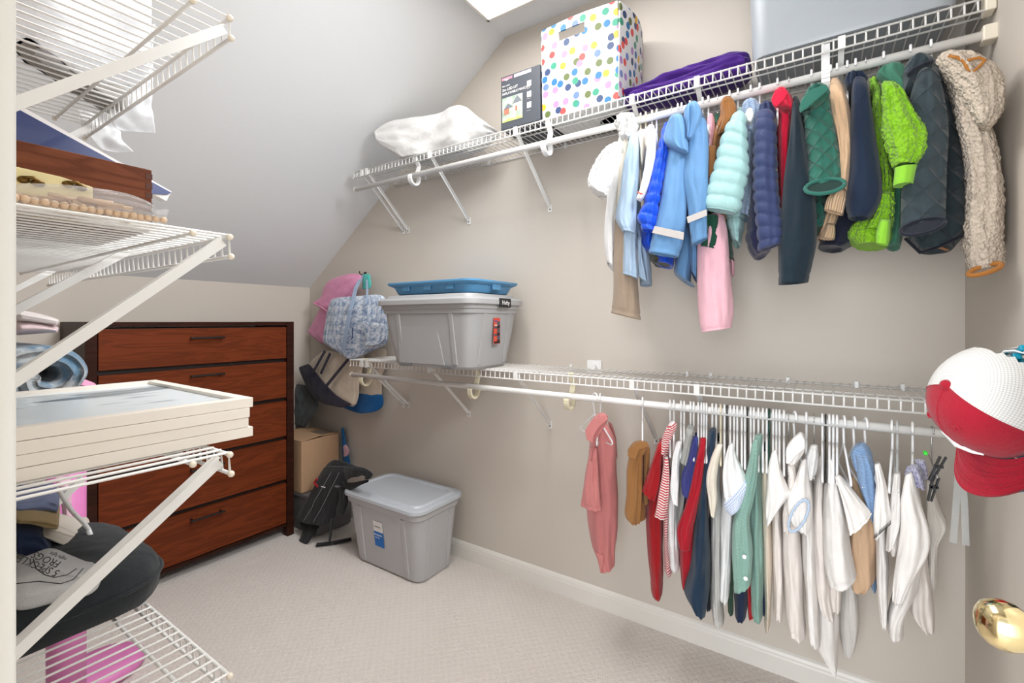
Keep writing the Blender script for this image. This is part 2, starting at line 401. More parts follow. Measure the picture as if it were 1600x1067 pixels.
def rod(label, z, y0, y1, hooks, hm):
    t = thing('closet_rod', label, 'rod', (XR, (y0+y1)/2, z))
    MB().tube([(XR, y0, z), (XR, y1, z)], .0125, 20).build('pole', M_wire, t, smooth=True)
    MB().tube([(XR, y1, z), (XR, y1+.008, z)], [.0145, .011], 16).build('end_cap', M_cap, t, smooth=True)
    MB().box((XR-.02, y0-.004, z-.02), (XR+.02, y0+.025, z+.02)).build('end_socket', M_cap, t, bevel=.004)
    for y in hooks:
        pts = []
        h = MB()
        for i in range(15):
            a = math.radians(-200+i*18); pts.append((XR-.003+.031*math.cos(a), y, z-.016+.034*math.sin(a)))
        pts.append((XR+.03, y, z+.05)); pts.append((XL+.006, y, z+.092))
        for a, b in zip(pts, pts[1:]): h.bar(a, b, .022, .009, (0, 1, 0))
        h.build('rod_hook', hm, t, bevel=.001)
rod('upper white closet rod hung with jackets and coats', ZRU, YF+.002, P(556, 291, XR).y, [P(u, 250, XR).y for u in (648, 855, 1290)], M_white)
rod('lower white closet rod crowded with small shirts on hangers', ZRL, YF+.002, P(550, 586, XR).y, [P(u, 610, XR).y for u in (572, 741, 891)], solid('aged_plastic', C(226, 218, 190), .4, vary=.02))
# left stack of four shelves
XS0, XS1 = XW+.002, .364
YE = .782
lefts = []
for i, (z, y1, lab) in enumerate(((1.775, 1.51, 'topmost left-hand wire shelf, draped with white plastic sheeting'), (1.427, 1.83, 'second left-hand wire shelf, under the wooden box and bag of beads'),
                     (1.081, 1.6, 'third left-hand wire shelf, under the stack of white frames'), (.729, 1.51, 'lowest left-hand wire shelf, under the black cushion and folded trousers'))):
    s = wire_shelf(lab, XS0, XS1, z, YE, y1, [.312], [], None)
    lefts.append(s)
def lbr(sh, z, uv0, uv1, y, w_=.02, y2=None):          # slanted angle bracket of a left shelf, from lip to wall
    a = P(*uv0, y, 'Y'); b = P(*uv1, y, 'Y'); d = (b-a)/(b.x-a.x)
    a = a+d*(.358-a.x); b = a+d*(XS0+.004-a.x)
    m = MB(); m.bar(a, b, w_, .0022, (0, 1, 0)); m.bar(a+Vector((0, -w_/2, -.007)), b+Vector((0, -w_/2, -.007)), .014, .0022, (0, 0, 1))
    m.box((XS0, y-.013, b.z-.03), (XS0+.003, y+.013, b.z+.01))
    o = m.build('bracket', M_wire, sh)
    MB().ball((XS0+.005, y, b.z-.015), .004).build('screw', M_screw, o, smooth=True)
lbr(lefts[0], 1.775, (343, 43), (24, 156), .80, .026); lbr(lefts[1], 1.427, (335, 378), (24, 583), .80)
lbr(lefts[2], 1.081, (347, 706), (24, 1005), .81)
lbr(lefts[1], 1.427, (168, 403), (24, 478), 1.17); lbr(lefts[0], 1.775, (140, 195), (100, 215), 1.45); lbr(lefts[1], 1.427, (75, 422), (24, 447), 1.75)
lbr(lefts[3], .729, (347, 1062), (200, 1230), .81); lbr(lefts[2], 1.081, (110, 760), (24, 840), 1.5)
# ---------------------------------------------------------------- chest of drawers
cherry = wood('cherry_wood', C(120, 56, 28), C(84, 38, 18), rough=.5); cherry_d = wood('dark_cherry_wood', C(62, 33, 24), C(38, 20, 15), rough=.4)
blackm = solid('black_bronze_metal', C(52, 46, 43), .35, .7)
dx0, dx1, dy0, dy1, dz = .645, 1.605, 2.66, 3.03, 1.288
ch = thing('chest_of_drawers', 'tall five-drawer cherry wood chest with black bar handles against the low back wall', 'dresser', ((dx0+dx1)/2, dy0+.18, 0))
for x in (dx0, dx1-.042):
    for y in (dy0, dy1-.045): MB().box((x, y, 0), (x+.042, y+.045, dz)).build('leg', cherry_d, ch, bevel=.002)
MB().box((dx0, dy0+.045, .07), (dx0+.025, dy1-.045, dz)).build('side_panel', cherry_d, ch)
MB().box((dx1-.025, dy0+.045, .07), (dx1, dy1-.045, dz)).build('side_panel', cherry_d, ch)
MB().box((dx0+.042, dy0+.004, dz-.022), (dx1-.042, dy1, dz-.001)).build('top', cherry_d, ch, bevel=.001)
MB().box((dx0+.03, dy0+.03, .085), (dx1-.03, dy1-.012, dz-.03)).build('carcass', solid('drawer_gap', C(34, 20, 16), .6), ch)
MB().box((dx0+.042, dy0+.006, .062), (dx1-.042, dy0+.03, .078)).build('bottom_rail', cherry_d, ch)
for z0, z1 in ((1.07, 1.255), (.836, 1.048), (.604, .814), (.345, .582), (.084, .322)):
    dwr = MB().box((dx0+.046, dy0+.004, z0), (dx1-.046, dy0+.035, z1)).build('drawer', cherry, ch, bevel=.0015)
    zh = {1.07: 1.205, .836: 1.012, .604: .765, .345: .535, .084: .283}[z0]; h = MB(); xc = 1.122
    h.tube([(xc-.08, dy0-.026, zh), (xc+.08, dy0-.026, zh)], .006, 8)
    for s in (-1, 1): h.tube([(xc+s*.068, dy0+.005, zh), (xc+s*.068, dy0-.026, zh)], .005, 8)
    h.build('handle', blackm, dwr)
# ---------------------------------------------------------------- plastic totes
def tote(t, body, lid, x0, x1, y0, y1, z0, z1, fx, fy, r=.04, lidh=.03, lidm=None, recess=True, rimdrop=.04, ribs=True, lip=.012):
    """tapered bin: footprint at the base, flared by fx, fy at the rim"""
    ring = lambda g, z, rr, gx=1.: [(a, b, z) for a, b in rrect(x0-fx*g, y0-fy*g, x1+fx*g*.7, y1+fy*g, rr, 6)]
    H = z1-z0; rs = [ring(-.25, z0, r*.8), ring(0, z0+.012, r)]
    rs += [ring(.55, z0+H*.6, r*1.05), ring(.78, z1-rimdrop-.004, r*1.1), ring(1.0, z1-rimdrop, r*1.1), ring(1.08, z1-.006, r*1.1), ring(1.16, z1-.005, r*1.1), ring(1.16, z1, r*1.1), ring(.95, z1, r), ring(.85, z1-.05, r)]
    MB().add(*skin(rs)).build('body', body, t, smooth=False, bevel=.002)
    if ribs:
        for f in (.16, .84):                                # vertical ribs pressed into the long and short sides
            yy = y0+(y1-y0)*f; MB().prism([(x0+.004, yy-.014, z0+.02), (x0-.006, yy-.012, z0+.02), (x0-.006, yy+.012, z0+.02), (x0+.004, yy+.014, z0+.02)], (-fx*.74, 0, H-rimdrop-.03)).build('rib', body, t, bevel=.003)
        for f in (.2, .82):
            xx = x0+(x1-x0)*f; MB().prism([(xx-.013, y0+.004, z0+.02), (xx-.011, y0-.006, z0+.02), (xx+.011, y0-.006, z0+.02), (xx+.013, y0+.004, z0+.02)], (0, -fy*.74, H-rimdrop-.03)).build('rib', body, t, bevel=.003)
    L = lambda g, z, rr: [(a, b, z) for a, b in rrect(x0-fx-lip+g, y0-fy-lip+g, x1+fx*.7+lip-g, y1+fy+lip-g, rr, 6)]
    rs = [L(.0, z1-.012, r*1.3), L(-.004, z1-.01, r*1.3), L(-.004, z1+lidh*.3, r*1.3), L(.006, z1+lidh*.55, r*1.2), L(.024, z1+lidh*.55, r*1.1), L(.032, z1+lidh, r), L(.05, z1+lidh, r), L(.056, z1+lidh-.006, r)]
    return MB().add(*skin(rs)).build('lid', lid, t, bevel=.0015)
grey = solid('grey_plastic', C(166, 166, 167), .38, vary=.02, bump=.02, scale=90); lgrey = solid('pale_grey_plastic', C(192, 198, 205), .35, vary=.02)
fgrey = solid('floor_bin_plastic', C(184, 184, 186), .3, vary=.02, trans=0)
paper = solid('paper_white', C(236, 234, 232), .6); ink = solid('black_ink', C(28, 28, 30), .6); bluep = solid('label_blue', C(28, 110, 190), .6)
redp = solid('label_red', C(214, 70, 50), .6)
# floor bin
fb = thing('storage_bin', 'grey lidded storage bin standing on the carpet with a blue and white label', 'storage bin', (1.74, 1.86, 0))
tote(fb, fgrey, lgrey, 1.625, 1.87, 1.625, 2.105, 0, .375, .05, .035, r=.05, lidh=.022, rimdrop=.045)
# label on the side facing the room (x0 side)
def sidept(f, z): # point on the x0 side of the floor bin
    return Vector((1.625-.05*.55*(z/.225)-.0015 if z < .225 else 1.5975-.0015-.0115*(z-.225)/.105, f, z))
lz0, lz1 = .13, .262; lc = P(592, 842, 1.60)
q0 = lc.y+.035; q1 = lc.y-.035
def quadon(y0, y1, z0, z1, off, nm, m, par):
    a = [sidept(y0, z0), sidept(y1, z0), sidept(y1, z1), sidept(y0, z1)]
    MB().prism([p-Vector((off, 0, 0)) for p in a], (-.0006, 0, 0)).build(nm, m, par)
quadon(q0, q1, .13, .21, .001, 'label_lower', bluep, fb); quadon(q0, q1, .21, .265, .001, 'label_upper', paper, fb)
Mt = lambda y, z, sz: frame(sidept(y, z)-Vector((.003, 0, 0)), (0, -1, 0), (-.05, 0, 1))
text('Storage Box', .0115, Mt(q0-.004, .19, 1), paper, fb); text('the better choice', .007, Mt(q0-.008, .235, 1), ink, fb); text('64 Qt / 60 L', .007, Mt(q0-.008, .176, 1), paper, fb)
# shelf tote with blue lid on it
tt = thing('storage_tote', 'large grey tote with latches on the left half of the lower wire shelf', 'storage bin', (1.69, 1.48, ZL+.003))
tote(tt, grey, grey, 1.535, 1.84, 1.24, 1.715, ZL+.004, 1.375, .05, .05, r=.05, lidh=.035, rimdrop=.03)
# arched relief panel on the long side
ap = MB(); pts = []
for f, z in ((.12, ZL+.02), (.14, ZL+.235), (.17, ZL+.25), (.22, ZL+.255), (.55, ZL+.255), (.61, ZL+.25), (.64, ZL+.235), (.72, ZL+.02)):
    pts.append((1.533-.05*.62*((z-ZL)/.27), 1.715-(.475)*f, z))
ap.prism(pts, (-.005, 0, 0)).build('relief_panel', grey, tt, bevel=.003)
for y_ in (1.62, 1.36): MB().box((1.526, y_-.035, ZL+.005), (1.536, y_+.035, ZL+.022)).build('notch_shade', solid('notch_shade_grey', C(110, 110, 112), .5), tt, bevel=.003)  # darker blocks paint the shade of cutouts that are not modelled
hefty = MB(); yy = 1.19; hb = P(786, 470, 1.775)
lm = MB().box((1.66, 1.168, 1.352), (1.745, 1.178, 1.392)).build('latch', ink, tt, bevel=.003)
text('Hefty', .026, frame((1.672, 1.1665, 1.364), (1, 0, 0), (0, 0, 1)), paper, lm)
MB().box((1.658, 1.202, 1.19), (1.706, 1.2035, 1.305)).xf(Matrix.Identity(4)).build('sticker', redp, tt)
for i in range(6):
    z = 1.192+i*.0165
    MB().box((1.660, 1.2009, z), (1.680, 1.2023, z+.009)).build('sticker_panel', solid('sticker_orange', C(200, 90, 60), .6) if i % 2 else MATS.get('sticker_grey', ink), tt)
    MB().box((1.682, 1.2008, z), (1.703, 1.2022, z+.015)).build('sticker_panel', ink if i % 2 == 0 else solid('sticker_grey', C(70, 80, 92), .6), tt)
text('Hefty', .011, frame((1.66, 1.2012, 1.288), (1, 0, 0), (0, 0, 1)), bluep, tt); text('HI-RISE', .008, frame((1.66, 1.2012, 1.27), (1, 0, 0), (0, 0, 1)), paper, tt)
bl = thing('bin_cover', 'blue plastic bin lid lying upside down on the grey tote', 'lid', (1.69, 1.48, 1.412))
bluel = solid('blue_plastic', C(84, 144, 188), .38, vary=.03)
R = lambda g, z, rr: [(a, b, z) for a, b in rrect(1.50+g, 1.20+g, 1.875-g, 1.735-g, rr, 6)]
MB().add(*skin([R(.045, 1.413, .04), R(.035, 1.416, .045), R(.02, 1.448, .05), R(0, 1.458, .055), R(-.004, 1.462, .055), R(-.004, 1.47, .055), R(.004, 1.47, .05), R(.02, 1.462, .05), R(.04, 1.428, .045)])).build('shell', bluel, bl, bevel=.001)
for f in (.25, .5, .75):
    MB().box((1.512, 1.20+.535*f-.02, 1.43), (1.522, 1.20+.535*f+.02, 1.458)).build('rib', bluel, bl, bevel=.003)
MB().box((1.66, 1.207, 1.43), (1.72, 1.217, 1.458)).build('rib', bluel, bl, bevel=.003)
# big grey tote at the right end of the upper shelf
bt = thing('storage_tote', 'huge pale grey tote at the right end of the upper wire shelf', 'storage bin', (1.8, -.05, ZU+.003))
tote(bt, solid('blue_grey_plastic', C(160, 166, 172), .35, vary=.02), lgrey, 1.64, 1.92, -.30, .185, ZU+.004, 2.55, .02, .015, r=.05, ribs=False, lip=.008)
# ---------------------------------------------------------------- polka dot bin
def dots():
    k = N('polka_dot_print'); k.b.inputs['Roughness'].default_value = .5
    uv = k.coord('UV'); rows = None; base = C(222, 222, 220); cur = None
    pal = [C(216, 62, 56), C(226, 172, 34), C(38, 140, 112), C(14, 104, 160), C(170, 126, 188), C(90, 118, 184), C(86, 100, 44), C(34, 60, 104)]
    for sc, off in ((22, (0, 0, 0)), (12, (.37, .61, 0))):
        mp = k.n('ShaderNodeMapping'); mp.inputs['Location'].default_value = off; k.l(uv, mp.inputs[0])
        vo = k.n('ShaderNodeTexVoronoi', voronoi_dimensions='2D'); vo.inputs['Scale'].default_value = sc; vo.inputs['Randomness'].default_value = .62 if sc == 22 else .9
        k.l(mp.outputs[0], vo.inputs['Vector'])
        cr = k.n('ShaderNodeValToRGB'); cr.color_ramp.interpolation = 'CONSTANT'; el = cr.color_ramp.elements
        for i, c in enumerate(pal):
            if i < 2: el[i].position = i/8; el[i].color = c
            else: e_ = el.new(i/8); e_.color = c
        sp = k.n('ShaderNodeSeparateXYZ'); k.l(vo.outputs['Color'], sp.inputs[0]); k.l(sp.outputs[0], cr.inputs[0])
        m = k.math('LESS_THAN', vo.outputs['Distance'], .0138*sc)
        if cur is not None: m = k.math('MULTIPLY', m, k.math('GREATER_THAN', sp.outputs[1], .5))
        cur = k.mix(m, base if cur is None else cur, cr.outputs[0])
    k.l(cur, k.b.inputs['Base Color']); return k.m
pb = thing('fabric_bin', 'white storage cube with multicoloured polka dots on the upper shelf', 'storage bin', (1.8, .8, ZU+.003))
x0, x1, y0, y1, z0, z1 = 1.665, 1.93, .632, .958, ZU+.004, 2.487
dm = dots(); th = .006
def bin_wall(p0, p1, inn, nm, cut=None, bul=.0):
    # p0->p1 horizontally at base; outward bulge toward the rim; returns a panel with an optional handle hole
    p0, p1, inn = Vector(p0), Vector(p1), Vector(inn); nx, nz = 20, 20; V, UV, Fc = [], [], []
    L = (p1-p0).length; H = z1-z0
    for s in (0, 1):
        for j in range(nz+1):
            for i in range(nx+1):
                f, g2 = i/nx, j/nz
                out = -inn*(bul*math.sin(math.pi*f)*g2**1.5+.008*g2)
                dip = 0
                V.append(p0+(p1-p0)*f+Vector((0, 0, H*g2+dip))+out+inn*(th*s)); UV.append((f*L+(.0 if abs(inn.x) > .5 else .77), g2*H))
    K = (nx+1)*(nz+1)
    def hole(i, j): return cut and cut[0] <= i < cut[1] and cut[2] <= j < cut[3]
    for s in (0, 1):
        for j in range(nz):
            for i in range(nx):
                if hole(i, j): continue
                a = s*K+j*(nx+1)+i; f4 = (a, a+1, a+nx+2, a+nx+1)
                Fc.append(f4 if s else tuple(reversed(f4)))
    for j in range(nz):
        for i in (0, nx): a = j*(nx+1)+i; Fc.append((a, a+nx+1, a+nx+1+K, a+K))
    for i in range(nx):
        for j in (0, nz): a = j*(nx+1)+i; Fc.append((a, a+1, a+1+K, a+K))
    if cut:
        for j in range(cut[2], cut[3]):
            for i in (cut[0], cut[1]): a = j*(nx+1)+i; Fc.append((a, a+nx+1, a+nx+1+K, a+K))
        for i in range(cut[0], cut[1]):
            for j in (cut[2], cut[3]): a = j*(nx+1)+i; Fc.append((a, a+1, a+1+K, a+K))
    mesh(nm, V, Fc, dm, pb, False, UV)
bin_wall((x0, y1, z0), (x0, y0, z0), (1, 0, 0), 'front_panel', (5, 12, 16, 18), .012)
bin_wall((x0, y0, z0), (x1, y0, z0), (0, 1, 0), 'side_panel', None, .022)
bin_wall((x1, y0, z0), (x1, y1, z0), (-1, 0, 0), 'back_panel', None, .0)
bin_wall((x1, y1, z0), (x0, y1, z0), (0, -1, 0), 'side_panel', None, .022)
MB().box((x0, y0, z0), (x1, y1, z0+.005)).build('base', M_white, pb)
# ---------------------------------------------------------------- black carton with printed picture
bx = thing('inflatable_box', 'black printed carton with a lawn picture between pillow and polka dot bin', 'box', (1.8, 1.07, ZU+.003))
bk = solid('dark_card', C(72, 76, 84), .45, vary=.02); bz0, bz1 = ZU+.004, 2.352; bx0 = 1.655; by1, by0 = 1.162, .965
MB().box((bx0, by0, bz0), (1.9, by1, bz1)).build('carton', bk, bx, bevel=.002)
def photo():
    k = N('lawn_photo_print'); k.b.inputs['Roughness'].default_value = .45
    co = k.coord('Object'); sx = k.n('ShaderNodeSeparateXYZ'); k.l(co, sx.inputs[0]); no = k.n('ShaderNodeTexNoise', i_Scale=38.0, i_Detail=5.0); k.l(co, no.inputs[0])
    z = k.math('ADD', sx.outputs[2], k.math('MULTIPLY', no.outputs[0], .03))
    lawn = k.mix(no.outputs[0], C(70, 130, 60), C(240, 236, 150)); tree = k.mix(no.outputs[0], C(60, 100, 60), C(225, 235, 225))
    k.l(k.mix(k.math('LESS_THAN', z, bz0+.058), k.mix(k.math('GREATER_THAN', z, bz0+.165), tree, C(222, 236, 244)), lawn), k.b.inputs['Base Color']); return k.m
def fr_q(y0, y1, z0, z1, nm, m, off=.0008, par=bx, base=bx0):
    return MB().box((base-off-.0004, y1, z0), (base-off+.0003, y0, z1)).build(nm, m, par)
ph = fr_q(by1-.008, by1-.112, bz0+.03, bz0+.135, 'picture', photo())
def poly_on(pts, nm, m, off): MB().prism([(bx0-off, by1-.008-a*.104, bz0+.03+b*.105) for a, b in pts], (-.0004, 0, 0)).build(nm, m, ph)
poly_on([(.1, .3), (.1, .55), (.35, .62), (.35, .3)], 'house_print', solid('brick_print', C(170, 110, 90), .5), .0016)
poly_on([(.55, .35), (.55, .75), (.75, .95), (.97, .75), (.97, .38)], 'house_print', solid('cream_print', C(236, 228, 190), .5), .0016)
poly_on([(.5, .66), (.75, .97), (1.0, .68)], 'roof_print', solid('roof_print', C(110, 116, 124), .5), .0022)
poly_on([(.08, .52), (.3, .74), (.55, .56)], 'roof_print', MATS['roof_print'], .0022)
poly_on([(.66, .36), (.66, .55), (.76, .55), (.76, .36)], 'door_print', MATS['brick_print'], .0024)
MT = lambda y, z: frame((bx0-.001, y, z), (0, -1, 0), (0, 0, 1))
text('2m LED LIT', .0165, MT(by1-.008, bz0+.165), paper, bx); text('INFLATABLE MASCOT', .0145, MT(by1-.008, bz0+.148), paper, bx)
text('SPIRIT SERIES', .007, MT(by1-.008, bz0+.184), paper, bx); fr_q(by1-.006, by1-.06, bz1-.018, bz1-.007, 'logo_strip', solid('pink_print', C(214, 130, 146), .5))
text('logo', .012, MT(by1-.02, bz1-.02), paper, bx); fr_q(by1-.07, by1-.155, bz1-.02, bz1-.006, 'pale_strip', solid('pale_print', C(190, 190, 205), .5))
for zz in (.165, .12, .075): fr_q(by1-.135, by1-.155, bz0+zz-.012, bz0+zz+.012, 'icon', paper)
for zz in (.143, .1, .05): text('--------', .008, MT(by1-.132, bz0+zz), paper, bx)
# ---------------------------------------------------------------- pillow, purple throw
plm = cloth('pillow_cotton', C(214, 213, 212), 'crinkle', rough=.8)
pil = loft('pillow', [(584, 204, 588, 222, 1.60, .02), (612, 190, 620, 244, 1.645, .05), (650, 183, 645, 262, 1.70, .085), (682, 182, 680, 260, 1.76, .11), (704, 170, 712, 250, 1.77, .12), (728, 171, 735, 240, 1.79, .11), (752, 188, 757, 230, 1.8, .08), (776, 203, 778, 214, 1.8, .02)], plm, None, end='closed', folds=.016, fk=3, n=70, seg=60, top=.6)
for v in pil.data.vertices:
    if v.co.x > 1.64: v.co.z = max(v.co.z, ZU+.004)
pil['label'] = 'white bed pillow slumped on the left end of the upper wire shelf'; pil['category'] = 'pillow'
pur = cloth('purple_fleece', C(74, 36, 128), 'plain')
pt = thing('purple_blanket', 'crumpled purple blanket between the polka dot bin and the huge tote', 'blanket', (1.8, .4, ZU+.003))
loft('fold', [(940, 165, 938, 196, 1.82), (985, 145, 985, 178, 1.82), (1030, 128, 1030, 166, 1.83), (1080, 112, 1085, 152, 1.84), (1130, 98, 1135, 138, 1.84), (1172, 88, 1176, 122, 1.84)], pur, pt, dep=.1, end='closed', folds=.02, fk=4, n=50, seg=40)
loft('fold', [(974, 158, 974, 172, 1.72), (990, 142, 990, 164, 1.72), (1020, 134, 1020, 158, 1.73), (1060, 124, 1060, 150, 1.74), (1110, 104, 1110, 138, 1.75), (1150, 92, 1158, 122, 1.75), (1165, 98, 1168, 118, 1.75)], pur, pt, dep=.045, end='closed', folds=.015, fk=4, n=50)
for o in pt.children:
    for v in o.data.vertices: v.co.z = max(v.co.z, ZU+.004)
# ---------------------------------------------------------------- cardboard box, small grey bin and baby carrier by the chest
card = solid('cardboard', C(178, 144, 112), .8, vary=.05, scale=14, bump=.04)
cb = thing('cardboard_box', 'brown cardboard carton with an open flap beside the chest of drawers', 'box', (1.78, 2.8, .236))
MB().box((1.64, 2.64, .238), (1.905, 2.95, .552)).build('carton', card, cb, bevel=.003)
MB().prism([(1.64, 2.64, .552), (1.64, 2.95, .552), (1.76, 2.95, .57), (1.78, 2.64, .566)], (0, 0, .004)).build('flap', card, cb)
MB().prism([(1.905, 2.645, .553), (1.905, 2.95, .553), (1.79, 2.95, .56), (1.775, 2.66, .558)], (0, 0, .004)).build('flap', card, cb)
MB().box((1.80, 2.68, .5635), (1.89, 2.8, .5645)).build('packing_label', solid('tape_print', C(120, 106, 92), .5), cb)
sb = thing('small_bin', 'low dark grey bin on the carpet under the cardboard carton', 'storage bin', (1.78, 2.75, 0))
dg = solid('dark_grey_plastic', C(108, 106, 108), .45)
R = lambda g, z, rr: [(a, b, z) for a, b in rrect(1.655-g, 2.5-g, 1.90+g, 2.93+g, rr, 5)]
MB().add(*skin([R(-.01, .002, .02), R(0, .01, .02), R(.008, .215, .02), R(.016, .217, .02), R(.016, .234, .02), R(.008, .234, .02)])).build('shell', dg, sb, bevel=.002)
bc = cloth('black_canvas', C(22, 25, 29), 'plain', rough=.75); bcar = thing('baby_carrier', 'black padded baby carrier leaning on the cardboard carton', 'baby carrier', (1.6, 2.45, 0))
loft('front_panel', [(508, 728, 556, 730, 1.66), (499, 742, 545, 742, 1.645), (488, 765, 540, 768, 1.63), (475, 788, 528, 795, 1.615), (464, 808, 520, 812, 1.60), (468, 815, 505, 820, 1.595)], bc, bcar, dep=.035, end='closed', folds=.004, n=36)
loft('head_rest', [(504, 748, 514, 754, 1.70), (508, 730, 528, 750, 1.70), (520, 719, 541, 748, 1.70), (538, 722, 552, 745, 1.69), (560, 730, 566, 744, 1.67)], bc, bcar, dep=.04, end='closed', folds=.008, n=36, seg=36)
loft('shoulder_strap', [(536, 732, 540, 752, 1.56), (552, 729, 552, 744, 1.55), (568, 731, 564, 742, 1.55), (582, 740, 572, 746, 1.55), (578, 748, 568, 748, 1.55)], bc, bcar, dep=.02, end='closed', folds=.004)
loft('shoulder_strap', [(534, 752, 542, 768, 1.59), (548, 754, 552, 764, 1.58), (562, 752, 564, 758, 1.57), (576, 749, 576, 753, 1.565)], bc, bcar, dep=.012, end='closed', folds=.003)
loft('side_wing', [(528, 758, 541, 762, 1.60), (530, 778, 544, 784, 1.60), (524, 800, 536, 806, 1.60)], bc, bcar, dep=.015, end='closed', folds=.003)
MB().box((-.016, -.003, -.012), (.016, .003, .012)).xf(frame(P(527, 760, 1.575), (0, -1, 0), (.1, 0, 1))).build('buckle', dg, bcar, bevel=.003)
loft('waist_strap', [(466, 812, 500, 822, 1.62), (472, 828, 492, 832, 1.6), (470, 838, 486, 842, 1.58), (464, 848, 481, 850, 1.57)], bc, bcar, dep=.012, end='closed', folds=.002)
a = P(494, 851, 0.012, 'Z'); b = P(520, 848, .012, 'Z'); c = P(549, 842, .014, 'Z')
MB().bar(a, b, .035, .006, (0, 0, 1) if False else (.5, .8, 0)).bar(b, c, .035, .006, (.5, .8, 0)).build('buckle_strap', bc, bcar, bevel=.002)
loft('side_webbing', [(516, 810, 521, 810, 1.57), (515, 828, 519, 828, 1.565), (513, 846, 517, 846, 1.56)], bc, bcar, dep=.006, end='closed', folds=0, n=10, seg=10)
st_ = solid('grey_piping', C(140, 146, 150), .6)
for pts in ([(517, 738), (505, 760), (490, 785), (488, 792), (474, 814)], [(530, 738), (518, 762), (504, 790), (500, 798), (489, 816)]):
    vv = [P(u, v, 1.62-.0009*(v-740)*.4-.033, 'X') for u, v in pts]; MB().tube(vv, .0013, 5).build('piping', st_, bcar)
MB().box((0, 0, 0), (.032, .003, .006)).xf(frame(P(503, 760, 1.585), (0, -1, 0), (0, 0, 1))).build('brand_tab', paper, bcar)
MB().tube([P(495, 748, 1.61), P(491, 754, 1.605), P(496, 760, 1.6)], .007, 8).build('red_tag', solid('crimson_patch', C(160, 34, 44), .6), bcar, label='small crimson tag')
# blue plastic bits behind the carton
for nm, lab, stn, cc, pl in (('plastic_bag', 'crumpled blue plastic bag showing beside the carton', [(533, 668, 537, 668), (534, 690, 541, 690), (535, 710, 545, 712), (536, 724, 548, 726)], C(34, 110, 176), 1.93),
                         ('gift_bag', 'scrap of pink patterned paper poking out beside the carton', [(536, 698, 540, 694), (537, 706, 546, 703), (537, 714, 543, 712)], C(214, 170, 186), 1.9)):
    o = loft(nm, stn, cloth(nm+'_film', cc, 'crinkle', rough=.35), None, plane=pl, dep=.012, end='closed', n=14, seg=16); o['label'] = lab; o['category'] = 'bag'
# grey garment hanging beyond the chest
gg = loft('grey_coat', [(462, 600, 480, 602), (459, 618, 497, 618), (459, 635, 496, 640), (459, 650, 486, 655), (460, 664, 477, 668)], cloth('grey_wool', C(82, 86, 88), 'crinkle'), None, plane=1.86, dep=.06, end='closed', folds=.03, fk=6)
gg['label'] = 'dark grey folded coat wedged between chest and long wall'; gg['category'] = 'coat'
# ---------------------------------------------------------------- bags on the hook
hk = P(571, 428, D); wh = thing('wall_hook', 'small metal hook on the long wall holding the bags', 'hook', hk)
MB().box((D-.004, hk.y-.012, hk.z-.03), (D-.0005, hk.y+.012, hk.z+.012)).build('plate', blackm, wh, bevel=.001)
MB().tube([(D-.003, hk.y, hk.z), (D-.03, hk.y, hk.z-.01), (D-.045, hk.y, hk.z+.0), (D-.048, hk.y, hk.z+.014)], .0035, 8).build('prong', blackm, wh, smooth=True)
pk = cloth('pink_nylon', C(226, 150, 186), 'crinkle', rough=.6)
pg_ = thing('pink_backpack', 'pink fabric backpack hanging highest and leftmost on the wall hook', 'bag', P(520, 480, 1.9))
loft('hood', [(548, 427, 566, 430), (520, 436, 556, 455), (508, 446, 545, 468), (500, 465, 530, 478), (486, 473, 520, 492)], pk, pg_, plane=1.87, dep=.04, end='closed', folds=.012, n=36)
loft('body', [(502, 478, 530, 482), (493, 495, 530, 500), (484, 512, 525, 515), (482, 520, 520, 528), (500, 536, 520, 540)], pk, pg_, plane=1.9, dep=.055, end='closed', folds=.012)
MB().tube([P(490, 474, 1.85), P(502, 480, 1.83), P(512, 487, 1.83)], .005, 8).build('pink_trim', pk, pg_)
dia = cloth('blue_print_canvas', C(222, 230, 240), 'print', C(122, 146, 180), pitch=.026, rough=.6); stp = cloth('pale_blue_webbing', C(158, 178, 204), 'plain')
tb = thing('patterned_tote', 'white and blue patterned tote bag with monogram hanging from the wall hook', 'bag', P(555, 500, 1.86))
loft('body', [(519, 466, 598, 460), (513, 480, 605, 476), (508, 505, 607, 502), (505, 532, 605, 532), (512, 540, 598, 540), (528, 550, 575, 551), (543, 561, 553, 561)], dia, tb, plane=1.80, dep=.07, end='closed', folds=.012, fk=3, n=44, seg=44, flat=.55, top=.7)
for pts in ([(566, 430), (556, 450), (547, 485), (541, 515), (536, 548)], [(573, 432), (574, 455), (572, 475)]):
    vv = [P(u, v, pl) for (u, v), pl in zip(pts, (1.9, 1.79, 1.722, 1.718, 1.73))]; m = MB()
    for a, b in zip(vv, vv[1:]): m.bar(a, b, .03 if len(pts) > 3 else .012, .003, (0, -1, 0))
    m.build('strap', stp, tb)
loft('end_panel', [(566, 502, 602, 506), (568, 515, 604, 515), (572, 530, 600, 530), (568, 540, 590, 540)], dia, tb, plane=1.73, dep=.012, end='closed', folds=.003, flat=.6)
text('J', .075, frame(P(549, 526, 1.70), (0, -1, 0), (0, 0, 1)), solid('navy_thread', C(34, 54, 110), .6), tb, 'monogram'); text('n', .05, frame(P(560, 521, 1.70), (0, -1, 0), (0, 0, 1)), MATS['navy_thread'], tb, 'monogram')
tealm = solid('teal_ribbon', C(90, 196, 186), .5)
tl = loft('teal_pouch', [(568, 428, 578, 428), (566, 445, 580, 445), (567, 452, 577, 452)], cloth('teal_cloth', C(92, 198, 188), 'plain'), None, plane=1.88, dep=.012, end='closed', n=12, seg=14, folds=.003)
tl['label'] = 'small teal pouch at the top of the wall hook'; tl['category'] = 'pouch'
